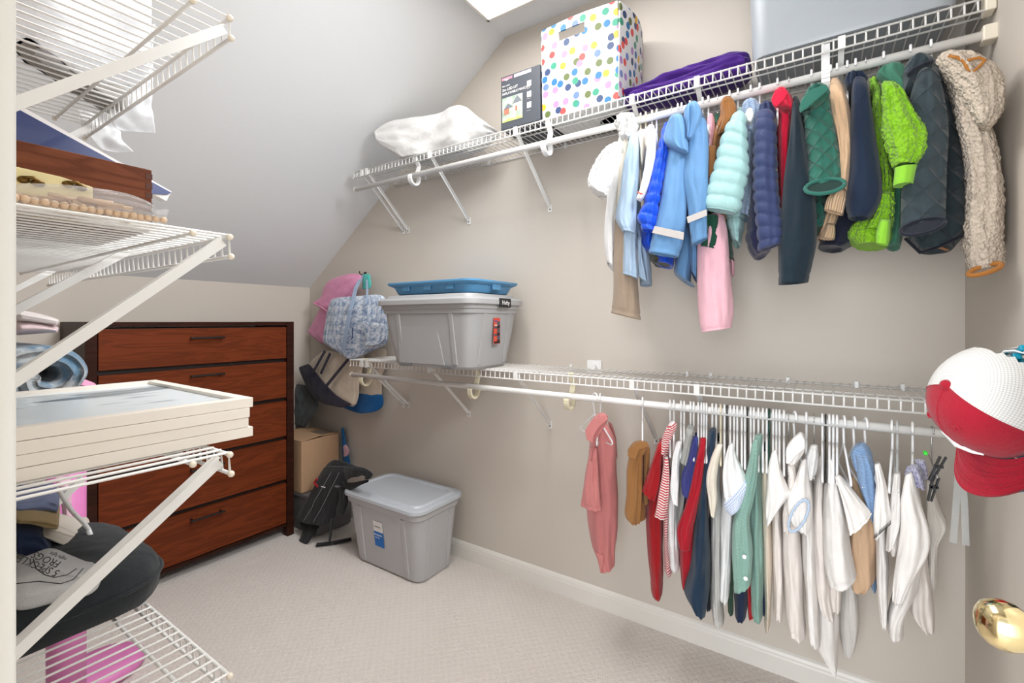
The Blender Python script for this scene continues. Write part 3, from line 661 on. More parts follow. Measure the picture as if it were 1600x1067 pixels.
cnv = cloth('cream_canvas', C(214, 200, 182), 'plain'); nvy = cloth('dark_navy_canvas', C(46, 42, 58), 'plain'); bcv = cloth('bright_blue_canvas', C(20, 96, 160), 'plain')
nb = thing('navy_canvas_tote', 'cream canvas tote with dark navy base and handles, hanging below the patterned tote', 'bag', P(510, 600, 1.87))
loft('body', [(505, 548, 570, 552), (486, 565, 566, 580), (482, 578, 562, 600), (500, 605, 560, 620), (522, 628, 556, 636)], cnv, nb, plane=1.84, dep=.045, end='closed', folds=.01, fk=3, n=40)
loft('base', [(466, 574, 483, 568), (476, 598, 500, 590), (487, 618, 516, 608), (505, 630, 532, 622), (535, 637, 552, 632)], nvy, nb, plane=1.81, dep=.04, end='closed', folds=.006, n=30)
for a, b in (((508, 548), (489, 582)), ((516, 552), (501, 584)), ((545, 560), (509, 604))):
    MB().bar(P(*a, 1.785), P(*b, 1.775), .02, .004, (0, -1, 0)).build('handle', nvy, nb)
ub = thing('blue_canvas_tote', 'small cream canvas tote with bright blue base behind the shelf end', 'bag', P(575, 610, 1.9))
loft('body', [(575, 545, 604, 545), (562, 570, 602, 570), (560, 590, 597, 590), (556, 610, 597, 615), (552, 622, 596, 626)], cnv, ub, plane=1.91, dep=.035, end='closed', folds=.01)
loft('base', [(548, 612, 598, 616), (545, 622, 599, 624), (536, 636, 598, 634), (562, 646, 590, 642)], bcv, ub, plane=1.905, dep=.042, end='closed', folds=.006)
# ---------------------------------------------------------------- things on the left shelves
ivory = solid('ivory_frame_paint', C(236, 228, 217), .4, vary=.012)
def art():
    k = N('grey_ink_print'); k.b.inputs['Roughness'].default_value = .3; k.b.inputs['Coat Weight'].default_value = .25
    w_ = k.n('ShaderNodeTexNoise', i_Scale=7.0, i_Detail=4.0, i_Distortion=1.6); k.l(k.coord('Object', (.45, 1.6, 1)), w_.inputs[0])
    cr = k.n('ShaderNodeValToRGB'); e = cr.color_ramp.elements; e[0].position = .36; e[0].color = C(120, 132, 140); e[1].position = .47; e[1].color = C(218, 226, 230)
    k.l(w_.outputs[0], cr.inputs[0]); k.l(cr.outputs[0], k.b.inputs['Base Color']); return k.m
am = art(); fz = 1.087; fh = .0168
for i in range(4):
    lab = ['bottom white picture frame of the stack on the third shelf', 'white picture frame second from the bottom of the stack', 'white picture frame directly under the topmost one', 'topmost white picture frame with a grey ink print'][i]
    z0 = fz+i*(fh+.0004); jx = (.003, -.004, -.003, .003)[i]; jy = (0, .001, -.001, 0)[i]
    t = thing('picture_frame', lab, 'picture frame', (.25, 1.06, z0), 'stack of white picture frames')
    # corners: front right (.426,.838), back right (.461,1.28)
    A = Vector((.426+jx, .838+jy, z0)); ex = Vector((-1, .012, 0)).normalized(); ey = Vector((.035, .442, 0)).normalized()
    ey = Vector((.012, 1, 0)).normalized(); W, Dp = .36, .44
    def fbx(a0, a1, b0, b1, h0, h1, nm, m, bev=0):
        pts = [A+ex*a0+ey*b0, A+ex*a1+ey*b0, A+ex*a1+ey*b1, A+ex*a0+ey*b1]
        return MB().prism([p+Vector((0, 0, h0)) for p in pts], (0, 0, h1-h0)).build(nm, m, t, bevel=bev)
    fbx(0, W, 0, .02, 0, fh, 'rail', ivory, .001); fbx(0, W, Dp-.02, Dp, 0, fh, 'rail', ivory, .001)
    fbx(0, .02, .02, Dp-.02, 0, fh, 'rail', ivory, .001); fbx(W-.02, W, .02, Dp-.02, 0, fh, 'rail', ivory, .001)
    fbx(.018, W-.018, .018, Dp-.018, .003, .010, 'print', am)
# wooden box with latch plate on shelf 2
wal = wood('walnut_wood', C(128, 74, 50), C(88, 46, 30), (1.5, 14, 14), .45)
wb = thing('wooden_box', 'brown dovetailed wooden box on the second left shelf', 'box', (.18, .98, 1.432))
MB().box((.058, .86, 1.432), (.287, 1.1, 1.5235)).build('case', wal, wb, bevel=.0015)
dj = MB()
for i in range(6): dj.box((.279, .8592, 1.436+i*.0145), (.2874, .861, 1.444+i*.0145))
dj.build('dovetail', solid('end_grain', C(84, 44, 30), .6), wb)
cp = MB(); pts = [(.058, 1.474), (.10, 1.484), (.14, 1.484), (.18, 1.482), (.212, 1.476), (.212, 1.436), (.058, 1.436)]
cp.prism([(a, .8595, b) for a, b in pts], (0, -.02, 0)).build('latch_plate', solid('cream_enamel', C(240, 226, 170), .5), wb, bevel=.001)
for u in (49, 117):
    m = MB(); c = P(u, 290 if u > 100 else 283, .838, 'Y')
    m.ball(c+Vector((-.007, 0, .0)), .006, 10, 6, (1, .6, .8)); m.ball(c+Vector((.006, 0, -.001)), .006, 10, 6, (1.2, .6, .8)); m.tube([c+Vector((-.008, -.002, .002)), c+Vector((.001, -.004, .004)), c+Vector((.01, -.002, -.004))], .0024, 6)
    m.build('latch', solid('antique_brass', C(112, 86, 40), .3, .8), wb, smooth=True)
fo = thing('blue_folder', 'glossy dark blue photo book leaning behind the wooden box', 'book', (.2, 1.13, 1.432))
p = [P(24, 168, 1.13, 'Y'), P(268, 301, 1.13, 'Y'), P(262, 304, 1.13, 'Y'), P(238, 304, 1.13, 'Y')]; lo = P(24, 250, 1.13, 'Y')
p0 = p[0]; sl = (p[1]-p[0]); x_l = .056; p0 = p[0]+sl*((x_l-p[0].x)/sl.x)
MB().prism([p0, p[1], p[2], Vector((x_l, 1.13, 1.5))], (0, .003, 0)).build('cover', solid('glossy_blue', C(10, 40, 104), .3, coat=.5), fo)
up = Vector((0, .004, 0)); nrm = Vector((-sl.z, 0, sl.x)).normalized()
nrm = nrm if nrm.z > 0 else -nrm
MB().prism([p0+up-nrm*.02, p[1]+up-nrm*.02, p[1]+up+nrm*.004, p0+up+nrm*.012], (0, .022, 0)).build('pages', paper, fo)
MB().prism([p0+up*7, p[1]+up*7, p[2]+up*7, Vector((x_l, 1.13, 1.5))+up*7], (0, .003, 0)).build('back_cover', MATS['glossy_blue'], fo)
# bag of beads
film = solid('clear_film', C(235, 235, 235), .12, alpha=.3, bump=.9, scale=55, spec=.8)
bb = thing('bead_bag', 'clear plastic bag of pale wooden beads lying at the edge of the second left shelf', 'bag', (.17, .82, 1.432))
bd = MB(); rnd = random.Random(3)
for i in range(26): bd.ball((.06+i*.0088, .80+rnd.uniform(-.003, .003), 1.4375), .0048, 8, 5)
for i in range(46): bd.ball((rnd.uniform(.06, .27), rnd.uniform(.805, .85), 1.438), .005, 8, 5)
bd.build('beads', solid('pale_wood', C(226, 196, 164), .55), bb, smooth=True, kind='stuff')
stk = MB()
for i in range(34):
    x = rnd.uniform(.06, .22); y = rnd.uniform(.805, .85); z = rnd.uniform(1.444, 1.456-(x-.06)*.03)
    stk.tube([(x, y, z), (x+rnd.uniform(.02, .045), y+rnd.uniform(-.01, .01), z+rnd.uniform(-.003, .003))], .0028, 6)
stk.build('pegs', solid('tan_wood', C(206, 168, 130), .6), bb, smooth=True, kind='stuff')
loft('film', [(24, 287, 24, 322), (70, 290, 70, 328), (140, 296, 140, 338), (200, 304, 200, 345), (235, 318, 235, 349), (246, 330, 248, 350), (266, 326, 258, 352)], film, bb, plane=.825, ax='Y', dep=.032, end='closed', folds=.008, fk=6, n=40, top=.9)
# plastic sheeting on the top left shelf
pls = solid('milky_plastic', C(244, 246, 250), .3, alpha=.62, bump=.8, scale=35, spec=.6)
ps = thing('plastic_sheeting', 'milky white crumpled plastic sheet heaped on the top left shelf and hanging over its edge', 'plastic sheet', (.25, 1.2, 1.78))
loft('heap', [(20, -60, 20, 60, 1.2), (70, -70, 70, 90, 1.2), (130, -60, 130, 120, 1.25), (190, -60, 190, 130, 1.3), (238, -50, 236, 120, 1.3)], pls, ps, ax='Y', plane=1.2, dep=.12, end='closed', folds=.03, fk=6, n=40, seg=40, top=.9)
def sheet(nm, pts, thick, m, par, seed=1, amp=.012):
    # quad strip from a list of (left px, right px, plane)
    V, Fc = [], []; n = 24; k = 16
    Ls = [P(a, b, d_, 'Y') for a, b, c_, e_, d_ in pts]; Rs = [P(c_, e_, d_, 'Y') for a, b, c_, e_, d_ in pts]
    for i in range(n+1):
        L, R = cat(Ls, i/n), cat(Rs, i/n)
        for j in range(k+1):
            q = L.lerp(R, j/k); q += Vector((0, 1, 0))*(amp*(noise.noise(q*18+Vector((seed, 0, 0)))+.6*noise.noise(q*45)))
            V.append(q)
    for i in range(n):
        for j in range(k): a = i*(k+1)+j; Fc.append((a, a+1, a+k+2, a+k+1))
    o = mesh(nm, V, Fc, m, par); s = o.modifiers.new('thick', 'SOLIDIFY'); s.thickness = thick; return o
sheet('hanging_fold', [(120, 60, 240, 40, 1.32), (140, 110, 238, 100, 1.34), (160, 150, 236, 150, 1.36), (172, 185, 238, 185, 1.38), (185, 204, 244, 208, 1.4)], .002, pls, ps, 3, .02)
sheet('hanging_fold', [(120, 170, 180, 180, 1.5), (130, 200, 186, 200, 1.5), (152, 228, 190, 218, 1.5), (175, 236, 207, 238, 1.5)], .002, pls, ps, 9, .02)
gc = loft('folded_cloth', [(24, 70, 24, 150, 1.2), (60, 80, 60, 150, 1.22), (110, 105, 112, 165, 1.28), (160, 130, 165, 178, 1.34), (200, 145, 198, 172, 1.36)], cloth('grey_linen', C(160, 156, 150), 'crinkle'), None, ax='Y', dep=.06, end='closed', folds=.01)
for v in gc.data.vertices: v.co.z = max(v.co.z, 1.781)
gc['label'] = 'grey folded cloth lying under the plastic sheet on the top left shelf'; gc['category'] = 'cloth'
# rolled blanket on shelf 3
bf = N('blue_cloud_plush'); bf.b.inputs['Roughness'].default_value = .9; bf.b.inputs['Sheen Weight'].default_value = .5
nn = bf.n('ShaderNodeTexNoise', i_Scale=16.0, i_Detail=3.0); bf.l(bf.coord('Object'), nn.inputs[0]); cr = bf.n('ShaderNodeValToRGB'); e = cr.color_ramp.elements
e[0].position = .5; e[0].color = C(84, 122, 150); e[1].position = .62; e[1].color = C(196, 202, 206); bf.l(nn.outputs[0], cr.inputs[0]); bf.l(cr.outputs[0], bf.b.inputs['Base Color'])
n2 = bf.n('ShaderNodeTexNoise', i_Scale=300.0); bf.l(bf.coord('Object'), n2.inputs[0]); bf.bump(n2.outputs[0], .5, .003)
rb_ = thing('rolled_blanket', 'rolled plush blue blanket with pale clouds on the third left shelf', 'blanket', (.25, 1.45, 1.086))
def blanket_roll():
    cx, cz = P(72, 565, 1.36, 'Y').x, 1.172; a_, b_ = .098, .082; turns = 1.45; n = 130; prof = []
    for i in range(n+1):
        t = i/n; ang = math.radians(-60)-t*turns*2*math.pi; r = .82-.62*t
        wob = 1+.05*noise.noise(Vector((math.cos(ang)*2, math.sin(ang)*2, t*3)))
        prof.append((Vector((cx+a_*r*wob*math.cos(ang), 0, cz+b_*r*wob*math.sin(ang))), .0245*(1-.35*t) if t > .02 else .014))
    V, Fc = [], []; ys = [1.34, 1.345, 1.36, 1.40, 1.5, 1.6, 1.68]; pr = []
    for i, (p_, h) in enumerate(prof):
        d_ = (prof[min(i+1, n)][0]-prof[max(i-1, 0)][0]).normalized(); nrm_ = Vector((-d_.z, 0, d_.x))
        pr.append((p_, nrm_, h))
    # section loop: outer edge forwards then inner edge back
    loops = []
    for yi, y in enumerate(ys):
        sh = (.45, .8, 1, 1, 1, 1, 1)[yi]; row = []
        for p_, nr, h in pr: row.append(p_+nr*h*sh+Vector((0, y+.012*noise.noise(p_*30), 0)))
        for p_, nr, h in reversed(pr): row.append(p_-nr*h*sh+Vector((0, y+.012*noise.noise(p_*30), 0)))
        loops.append(row)
    m = len(loops[0]); V = [p_ for l_ in loops for p_ in l_]
    for i in range(len(ys)-1):
        for j in range(m): Fc.append((i*m+j, i*m+(j+1) % m, (i+1)*m+(j+1) % m, (i+1)*m+j))
    for b0 in (0, (len(ys)-1)*m):
        for j in range(n): Fc.append((b0+j, b0+j+1, b0+m-2-j, b0+m-1-j))
    for v in V: v.z = max(v.z, 1.087); v.x = max(v.x, .056)
    return mesh('roll', V, Fc, bf.m, rb_)
blanket_roll()
for lab, stn, cc, nm in (('pale pink knitted baby blanket folded on top of the blue roll', [(24, 500, 24, 524), (50, 500, 50, 522), (75, 506, 75, 520), (92, 512, 90, 520)], C(228, 206, 208), 'knit_blanket'),
                     ('off-white lace knit folded on top of the pink one', [(24, 484, 24, 503), (50, 488, 50, 506), (75, 494, 74, 508), (93, 500, 90, 508)], C(236, 228, 226), 'knit_blanket')):
    o = loft(nm, stn, cloth(nm+str(cc[0])[:4], cc, 'crinkle'), None, ax='Y', plane=1.46, dep=.1, end='closed', folds=.004, n=30, top=.8); o['label'] = lab; o['category'] = 'blanket'
pc_ = loft('pink_cloth', [(80, 590, 80, 606), (110, 588, 112, 604), (130, 592, 132, 604), (150, 600, 150, 606)], pk, None, ax='Y', plane=1.42, dep=.05, end='closed', folds=.004)
for v in pc_.data.vertices: v.co.z = max(v.co.z, 1.086)
pc_['label'] = 'bit of pink cloth poking out from under the blue blanket roll'; pc_['category'] = 'cloth'
# shelf 4: cushion, frogs cloth, folded trousers, hanger
bq = cloth('black_cushion_canvas', C(40, 44, 47), 'plain', rough=.9)
cu = thing('black_cushion', 'black padded seat cushion on the lowest left shelf', 'cushion', (.24, 1.25, .735))
def slab_cushion():
    out = rrect(.058, 1.085, .408, 1.50, .11, 10); n = len(out); cx, cy = .225, 1.29; rings = []
    for k_, z in ((.93, .736), (.985, .742), (1.0, .758), (1.0, .775), (.985, .792), (.94, .806), (.8, .818), (.5, .828), (.2, .83)):
        rings.append([Vector((cx+(x-cx)*k_, cy+(y-cy)*k_, z+.006*noise.noise(Vector((x*14, y*14, z*30))))) + Vector(((x-cx), (y-cy), 0))*(.035*noise.noise(Vector((x*25, y*25, 1)))) for x, y in out])
    V, Fc = skin(rings); mesh('pad', V, Fc, bq, cu)
slab_cushion()
MB().tube([Vector((x, y, .778))+Vector((x-.233, y-1.29, 0))*.012 for x, y in rrect(.058, 1.085, .408, 1.50, .11, 10)]+[Vector((.408, 1.39, .778))], .0035, 6).build('piping', bq, cu, smooth=True)
MB().box((.32, 1.30, .80), (.345, 1.305, .83)).xf(Matrix.Translation((.05, .08, -.03))).build('tag', solid('tag_grey', C(170, 166, 156), .6), cu)
wcl = cloth('heather_cotton', C(206, 206, 206), 'plain')
fg = thing('printed_cloth', 'light grey printed cotton lying on the black cushion', 'cloth', (.18, 1.12, .83))
stn = [(22, 880, 22, 950), (50, 868, 52, 948), (80, 859, 85, 940), (110, 870, 118, 932), (138, 882, 142, 920), (158, 888, 158, 900)]
loft('cloth', stn, wcl, fg, ax='Y', plane=1.13, dep=.05, end='closed', folds=.008, fk=3, n=40, top=.9)
text('5 SPECKLED', .0145, frame(P(95, 892, 1.07, 'Y'), (-1, 0, 1), (-1, 0, -1)), ink, fg); text('FROGS', .0145, frame(P(97, 878, 1.07, 'Y'), (-1, 0, 1), (-1, 0, -1)), ink, fg); text('night light', .007, frame(P(105, 872, 1.07, 'Y'), (-1, 0, 1), (-1, 0, -1)), ink, fg)
MB().tube([P(u, v, 1.076, 'Y') for u, v in ((52, 873), (56, 888), (70, 898), (85, 902), (105, 898), (120, 888))], .0008, 5).build('printed_line', ink, fg)
MB().tube([P(u, v, 1.076, 'Y') for u, v in ((22, 912), (60, 908), (95, 912), (115, 905), (130, 888))], .0008, 5).build('printed_line', ink, fg)
for nm, lab, stn, cc, pl in (
    ('folded_jeans', 'dark denim jeans folded at the bottom of the trouser pile', [(22, 808, 22, 872), (40, 806, 45, 866), (62, 812, 64, 862), (82, 838, 80, 864)], C(40, 54, 84), 1.36),
    ('folded_trousers', 'grey trousers folded under the dark jeans', [(22, 845, 22, 890), (36, 850, 38, 880), (46, 858, 44, 872)], C(120, 116, 106), 1.32),
    ('folded_trousers', 'light stone trousers folded with the waistband facing out', [(60, 806, 64, 822), (85, 812, 88, 832), (110, 820, 114, 838), (140, 824, 142, 836)], C(198, 190, 178), 1.40),
    ('folded_trousers', 'khaki trousers rolled near the top of the trouser pile', [(22, 785, 22, 804), (45, 782, 48, 806), (72, 784, 76, 814), (94, 792, 92, 812)], C(176, 154, 112), 1.38),
    ('folded_shorts', 'blue and beige shorts on top of the trouser pile', [(22, 770, 22, 786), (45, 768, 50, 784), (70, 764, 74, 784), (94, 768, 92, 788)], C(110, 120, 150), 1.42),
    ('folded_cloth', 'cream folded cloth below the stone trousers', [(80, 838, 82, 858), (105, 836, 106, 856), (130, 834, 130, 846)], C(214, 208, 198), 1.44)):
    o = loft(nm, stn, cloth(lab[:18], cc, 'crinkle'), None, ax='Y', plane=pl, dep=.1, end='closed', folds=.009, fk=5, n=30, top=.85); o['label'] = lab; o['category'] = 'trousers' if 'cloth' not in nm else 'cloth'
    for v in o.data.vertices: v.co.x = max(v.co.x, .055)
pt_ = solid('pink_plastic', C(222, 130, 190), .45, vary=.03)
pt = thing('pink_toy', 'tall pink plastic toy with a rounded foot standing on the carpet behind the left shelves', 'toy', (.45, 1.9, 0))
pcx = P(104, 800, 1.9, 'Y').x
MB().tube([(pcx, 1.9, .03), (pcx, 1.9, 1.04)], .045, 28).build('column', pt_, pt, smooth=True)
fc = P(172, 1040, .02, 'Z'); R = lambda r, z: [(fc.x-.03+r*1.15*math.cos(a*math.pi/20), fc.y+r*math.sin(a*math.pi/20), z) for a in range(40)]
MB().add(*skin([R(.10, .001), R(.115, .012), R(.115, .035), R(.10, .05), R(.06, .055)])).build('foot', pt_, pt, smooth=True)
pl_ = loft('pink_towel', [(86, 745, 112, 745), (94, 780, 112, 780), (98, 810, 112, 810)], cloth('pale_pink_terry', C(228, 190, 206), 'plain'), None, ax='Y', plane=1.62, dep=.02, end='closed', folds=.004)
pl_['label'] = 'pale pink towel hanging behind the trouser pile'; pl_['category'] = 'towel'

th_ = thing('trouser_hanger', 'white plastic hanger lying over the trouser pile on the lowest left shelf', 'hanger', P(92, 766, 1.3, 'Y'))
MB().tube([P(u, v, 1.33, 'Y') for u, v in ((88, 764), (92, 765), (100, 780), (112, 798), (132, 818), (139, 828), (145, 843))], .0042, 8).build('frame', M_white, th_, smooth=True)
MB().tube([P(u, v, 1.33, 'Y') for u, v in ((138, 828), (141, 836), (144, 842))], .0048, 8).build('end_hook', M_white, th_, smooth=True)
# ---------------------------------------------------------------- garments
def G(name, label, cat_, parts, group=None):
    u, v = parts[0][2][0][0], parts[0][2][0][1]
    t = thing(name, label, cat_, P(u, v, XR), group)
    for nm, m, st, kw in parts:
        kw = dict(kw); kw.setdefault('plane', 1.66 if nm in ('body', 'trousers', 'cuff_shade', 'far_sleeve') else 1.50)
        kw.setdefault('dep', .115 if nm in ('body', 'far_sleeve') else .028)
        loft(nm, st, m, t, **kw)
    return t
def leaf(t, nm, m, pts, pl, th=.007):
    p = [P(u, v, pl) for u, v in pts]; MB().prism(p, (-th, 0, 0)).build(nm, m, t, bevel=.003)
def ringtrim(t, nm, m, pts, pl, r):
    MB().tube([P(u, v, pl) for u, v in pts], r, 8).build(nm, m, t, smooth=True)
def band(t, nm, m, quad, pl, th=.002):
    p = [P(u, v, pl) for u, v in quad]; MB().prism(p, (-th, 0, 0)).build(nm, m, t, bevel=.0008)
B, SL = 'body', 'sleeve'
wht = cloth('white_cotton', C(236, 236, 236)); offw = cloth('cream_cotton', C(232, 224, 208)); lblue = cloth('pale_blue_cotton', C(162, 184, 206))
ruf = cloth('white_voile', C(222, 221, 219), 'crinkle')
G('ruffled_dress', 'white dress with a puffed ruffled sleeve, leftmost of the upper row', 'dress', [
    (B, wht, [(975, 200, 992, 200), (968, 215, 990, 220), (960, 240, 984, 240), (951, 280, 974, 280), (946, 330, 966, 330), (944, 380, 963, 380), (948, 410, 962, 425)], dict(dep=.09)),
    ('collar', ruf, [(965, 180, 990, 178), (961, 192, 996, 195), (966, 203, 992, 210), (970, 218, 984, 222)], dict(plane=1.57, dep=.045, folds=.012, fk=9, end='closed', seg=64, n=50, fuzz=.009)),
    (SL, ruf, [(957, 224, 968, 224), (940, 240, 962, 248), (926, 262, 958, 270), (919, 278, 956, 286), (922, 296, 948, 300), (936, 306, 948, 308)], dict(dep=.045, folds=.012, fk=8, end='closed', seg=64, n=50, fuzz=.006))])
G('cardigan', 'cream cardigan pressed between the ruffled dress and the pale blue shirt', 'cardigan', [
    (B, offw, [(978, 190, 992, 192), (972, 215, 990, 220), (966, 260, 986, 260), (963, 310, 978, 310), (961, 352, 973, 352)], dict(dep=.08, plane=1.63))])
G('corduroy_trousers', 'tan corduroy trousers hanging below the pale blue shirt', 'trousers', [
    ('trousers', cloth('tan_corduroy', C(158, 140, 122), 'cord'), [(961, 340, 975, 342), (960, 370, 984, 372), (959, 400, 993, 402), (958, 440, 996, 440), (957, 470, 999, 475), (955, 489, 1001, 500)], dict(plane=1.6, dep=.05, folds=.007))])
G('shirt', 'pale blue long shirt with folded sleeve, third garment from the left of the upper row', 'shirt', [
    (B, lblue, [(986, 205, 998, 205), (978, 250, 1000, 250), (975, 300, 1000, 300), (990, 370, 1005, 370), (997, 400, 1016, 405), (1000, 446, 1019, 446)], dict(dep=.08, plane=1.67)),
    (SL, lblue, [(985, 208, 998, 208), (976, 250, 999, 252), (969, 300, 997, 302), (962, 340, 996, 345), (972, 362, 994, 366)], dict(plane=1.53, dep=.035)),
    (SL, lblue, [(975, 350, 996, 352), (974, 390, 995, 392), (973, 428, 997, 436)], dict(plane=1.55, dep=.03)),
    (SL, lblue, [(995, 370, 1003, 370), (996, 405, 1004, 405), (997, 432, 1012, 442)], dict(plane=1.58, dep=.03))])
kidw = G('long_sleeve_top', 'white long-sleeved top with red ribbon at the cuff, left of the bright blue puffer', 'top', [
    (B, wht, [(1010, 200, 1024, 198), (1002, 240, 1022, 240), (1004, 290, 1018, 290), (1006, 340, 1014, 340)], dict(dep=.08)),
    (SL, wht, [(1012, 202, 1026, 202), (1010, 240, 1026, 245), (1004, 275, 1018, 280), (999, 300, 1010, 303), (994, 312, 1003, 316)], dict(dep=.024, end='closed'))])
ringtrim(kidw, 'red_ribbon', redp, [(996, 300), (1000, 302), (1004, 303)], 1.47, .002)
G('collared_blouse', 'beige collared blouse behind the white long-sleeved top', 'top', [
    (B, offw, [(995, 208, 1010, 203), (994, 222, 1009, 225), (999, 240, 1006, 250), (1001, 262, 1005, 262)], dict(dep=.05, plane=1.56, end='closed'))])
blu = cloth('royal_blue_nylon', C(8, 72, 200), 'crinkle', rough=.4)
G('puffer_jacket', 'bright royal blue quilted puffer with a dark hem, upper row', 'jacket', [
    (B, blu, [(1036, 196, 1048, 198), (1028, 240, 1047, 240), (1018, 300, 1040, 300), (1005, 350, 1030, 350), (998, 385, 1030, 392), (1020, 400, 1053, 402), (1026, 412, 1052, 418)], dict(dep=.1)),
    (SL, blu, [(1036, 197, 1047, 199), (1027, 235, 1044, 238), (1018, 275, 1038, 278), (1006, 318, 1030, 320), (996, 338, 1028, 345), (1004, 360, 1024, 362)], dict(dep=.03, puff=(.035, .004), n=60)),
    ('hem', cloth('dark_olive_print', C(44, 52, 42), 'print', C(88, 84, 60), pitch=.01), [(1010, 394, 1030, 396), (1013, 402, 1036, 404), (1022, 414, 1046, 415)], dict(plane=1.68, dep=.09))])
sky = cloth('sky_blue_raincoat', C(94, 138, 182), 'plain', rough=.5); refl = solid('reflective_band', C(176, 170, 166), .4)
c1 = G('raincoat', 'light blue raincoat with a grey reflective sleeve band, left one of two', 'raincoat', [
    (B, sky, [(1046, 195, 1070, 195), (1048, 240, 1074, 240), (1046, 300, 1074, 300), (1052, 360, 1080, 360), (1054, 400, 1084, 400), (1053, 426, 1080, 440), (1070, 440, 1086, 448)], dict(dep=.1, plane=1.68)),
    (SL, sky, [(1046, 225, 1072, 238), (1040, 260, 1073, 262), (1034, 300, 1073, 302), (1026, 340, 1072, 345), (1019, 370, 1067, 378), (1013, 395, 1060, 402)], dict(dep=.034, folds=.005)),
    ('hood', sky, [(1046, 184, 1066, 180), (1040, 202, 1072, 198), (1038, 222, 1075, 228), (1056, 236, 1075, 241)], dict(plane=1.47, dep=.03, end='closed', folds=.007, top=.7))])
band(c1, 'reflective_band', refl, [(1023, 353), (1069, 363), (1068, 375), (1019, 364)], 1.462)
c2 = G('raincoat', 'light blue raincoat with a grey reflective sleeve band, right one of two', 'raincoat', [
    (B, sky, [(1072, 176, 1102, 180), (1074, 240, 1108, 240), (1070, 300, 1108, 300), (1076, 350, 1092, 360), (1078, 400, 1093, 400), (1080, 425, 1090, 442)], dict(dep=.1, plane=1.67)),
    (SL, sky, [(1078, 184, 1104, 186), (1072, 225, 1107, 228), (1064, 275, 1107, 272), (1072, 310, 1107, 315), (1077, 345, 1105, 345), (1081, 384, 1106, 372)], dict(dep=.034, folds=.005)),
    ('hood', sky, [(1070, 168, 1088, 158), (1068, 186, 1096, 178), (1072, 206, 1086, 208), (1072, 218, 1078, 220)], dict(plane=1.47, dep=.025, end='closed', top=.7))])
band(c2, 'reflective_band', refl, [(1073, 339), (1104, 327), (1105, 337), (1075, 349)], 1.462)
pkc = cloth('pale_pink_jersey', C(236, 184, 196)); 
pp = G('tracksuit_trousers', 'pale pink trousers with gathered cuff hanging lowest in the upper row', 'trousers', [
    ('trousers', pkc, [(1096, 340, 1130, 330), (1091, 370, 1137, 365), (1089, 410, 1141, 405), (1089, 450, 1144, 450), (1091, 485, 1146, 485), (1094, 508, 1144, 502), (1096, 519, 1144, 512)], dict(plane=1.58, dep=.05, folds=.008)),
    ('far_leg', pkc, [(1140, 400, 1147, 400), (1141, 420, 1148, 425), (1142, 430, 1146, 432)], dict(plane=1.7, dep=.04))])
G('pink_blouse', 'small pink blouse squeezed beside the right-hand raincoat', 'top', [
    (B, pkc, [(1105, 186, 1113, 184), (1106, 200, 1118, 200), (1107, 230, 1114, 235), (1107, 255, 1111, 255)], dict(dep=.07, plane=1.62, folds=.008, fk=7))])
dgr = cloth('bottle_green_knit', C(24, 74, 56), 'knit', pitch=.008)
G('green_sweater', 'bottle green sweater hidden behind the brown corduroy jacket', 'sweater', [
    (B, dgr, [(1112, 184, 1130, 182), (1110, 240, 1130, 240), (1104, 300, 1136, 300), (1100, 345, 1142, 345), (1096, 380, 1144, 385), (1108, 388, 1147, 410)], dict(dep=.1, plane=1.70)),
    (SL, dgr, [(1100, 335, 1122, 335), (1097, 360, 1124, 362), (1094, 385, 1123, 392)], dict(plane=1.56, dep=.03))])
brc = cloth('brown_corduroy', C(150, 100, 54), 'cord')
G('corduroy_jacket', 'caramel corduroy jacket beside the mint puffer, its collar looped on the hanger', 'jacket', [
    (B, brc, [(1126, 158, 1146, 156), (1124, 190, 1146, 190), (1108, 228, 1130, 228), (1104, 280, 1122, 280), (1106, 320, 1136, 325), (1108, 335, 1134, 347)], dict(dep=.1, plane=1.65)),
    ('collar', brc, [(1126, 160, 1144, 154), (1125, 172, 1151, 168), (1128, 186, 1149, 188), (1120, 212, 1136, 205)], dict(plane=1.53, dep=.03, end='closed', top=.8)),
    ('pocket', brc, [(1104, 228, 1119, 227), (1105, 250, 1118, 250), (1106, 276, 1114, 278)], dict(plane=1.52, dep=.012, folds=.001))])
mint = cloth('mint_nylon', C(158, 198, 197), 'plain', rough=.45)
G('mint_puffer', 'mint green quilted puffer jacket in the middle of the upper row', 'jacket', [
    (B, mint, [(1150, 172, 1164, 172), (1142, 210, 1168, 210), (1136, 270, 1168, 270), (1132, 330, 1164, 330), (1136, 355, 1162, 355), (1144, 378, 1156, 385)], dict(dep=.09, puff=(.04, .004), n=60)),
    (SL, mint, [(1150, 174, 1163, 174), (1136, 196, 1168, 206), (1124, 226, 1169, 236), (1116, 258, 1170, 268), (1104, 296, 1162, 304), (1098, 318, 1158, 326), (1100, 326, 1152, 334)], dict(dep=.035, puff=(.036, .0045), n=80, folds=.003))])
knb = cloth('pale_blue_rib_knit', C(158, 178, 204), 'knit', pitch=.006)
G('knit_cardigan', 'pale blue ribbed cardigan between mint and navy puffers', 'cardigan', [
    (B, knb, [(1164, 172, 1184, 172), (1164, 210, 1180, 212), (1162, 260, 1178, 262), (1154, 310, 1176, 312), (1150, 340, 1172, 342)], dict(dep=.09)),
    ('collar', knb, [(1160, 162, 1180, 155), (1158, 176, 1190, 168), (1162, 196, 1188, 194), (1166, 208, 1180, 210)], dict(plane=1.58, dep=.03, end='closed', top=.8)),
    ('hanger_pad', wht, [(1168, 170, 1175, 169), (1164, 180, 1178, 180), (1167, 191, 1174, 192)], dict(plane=1.51, dep=.012, end='closed', folds=0))])
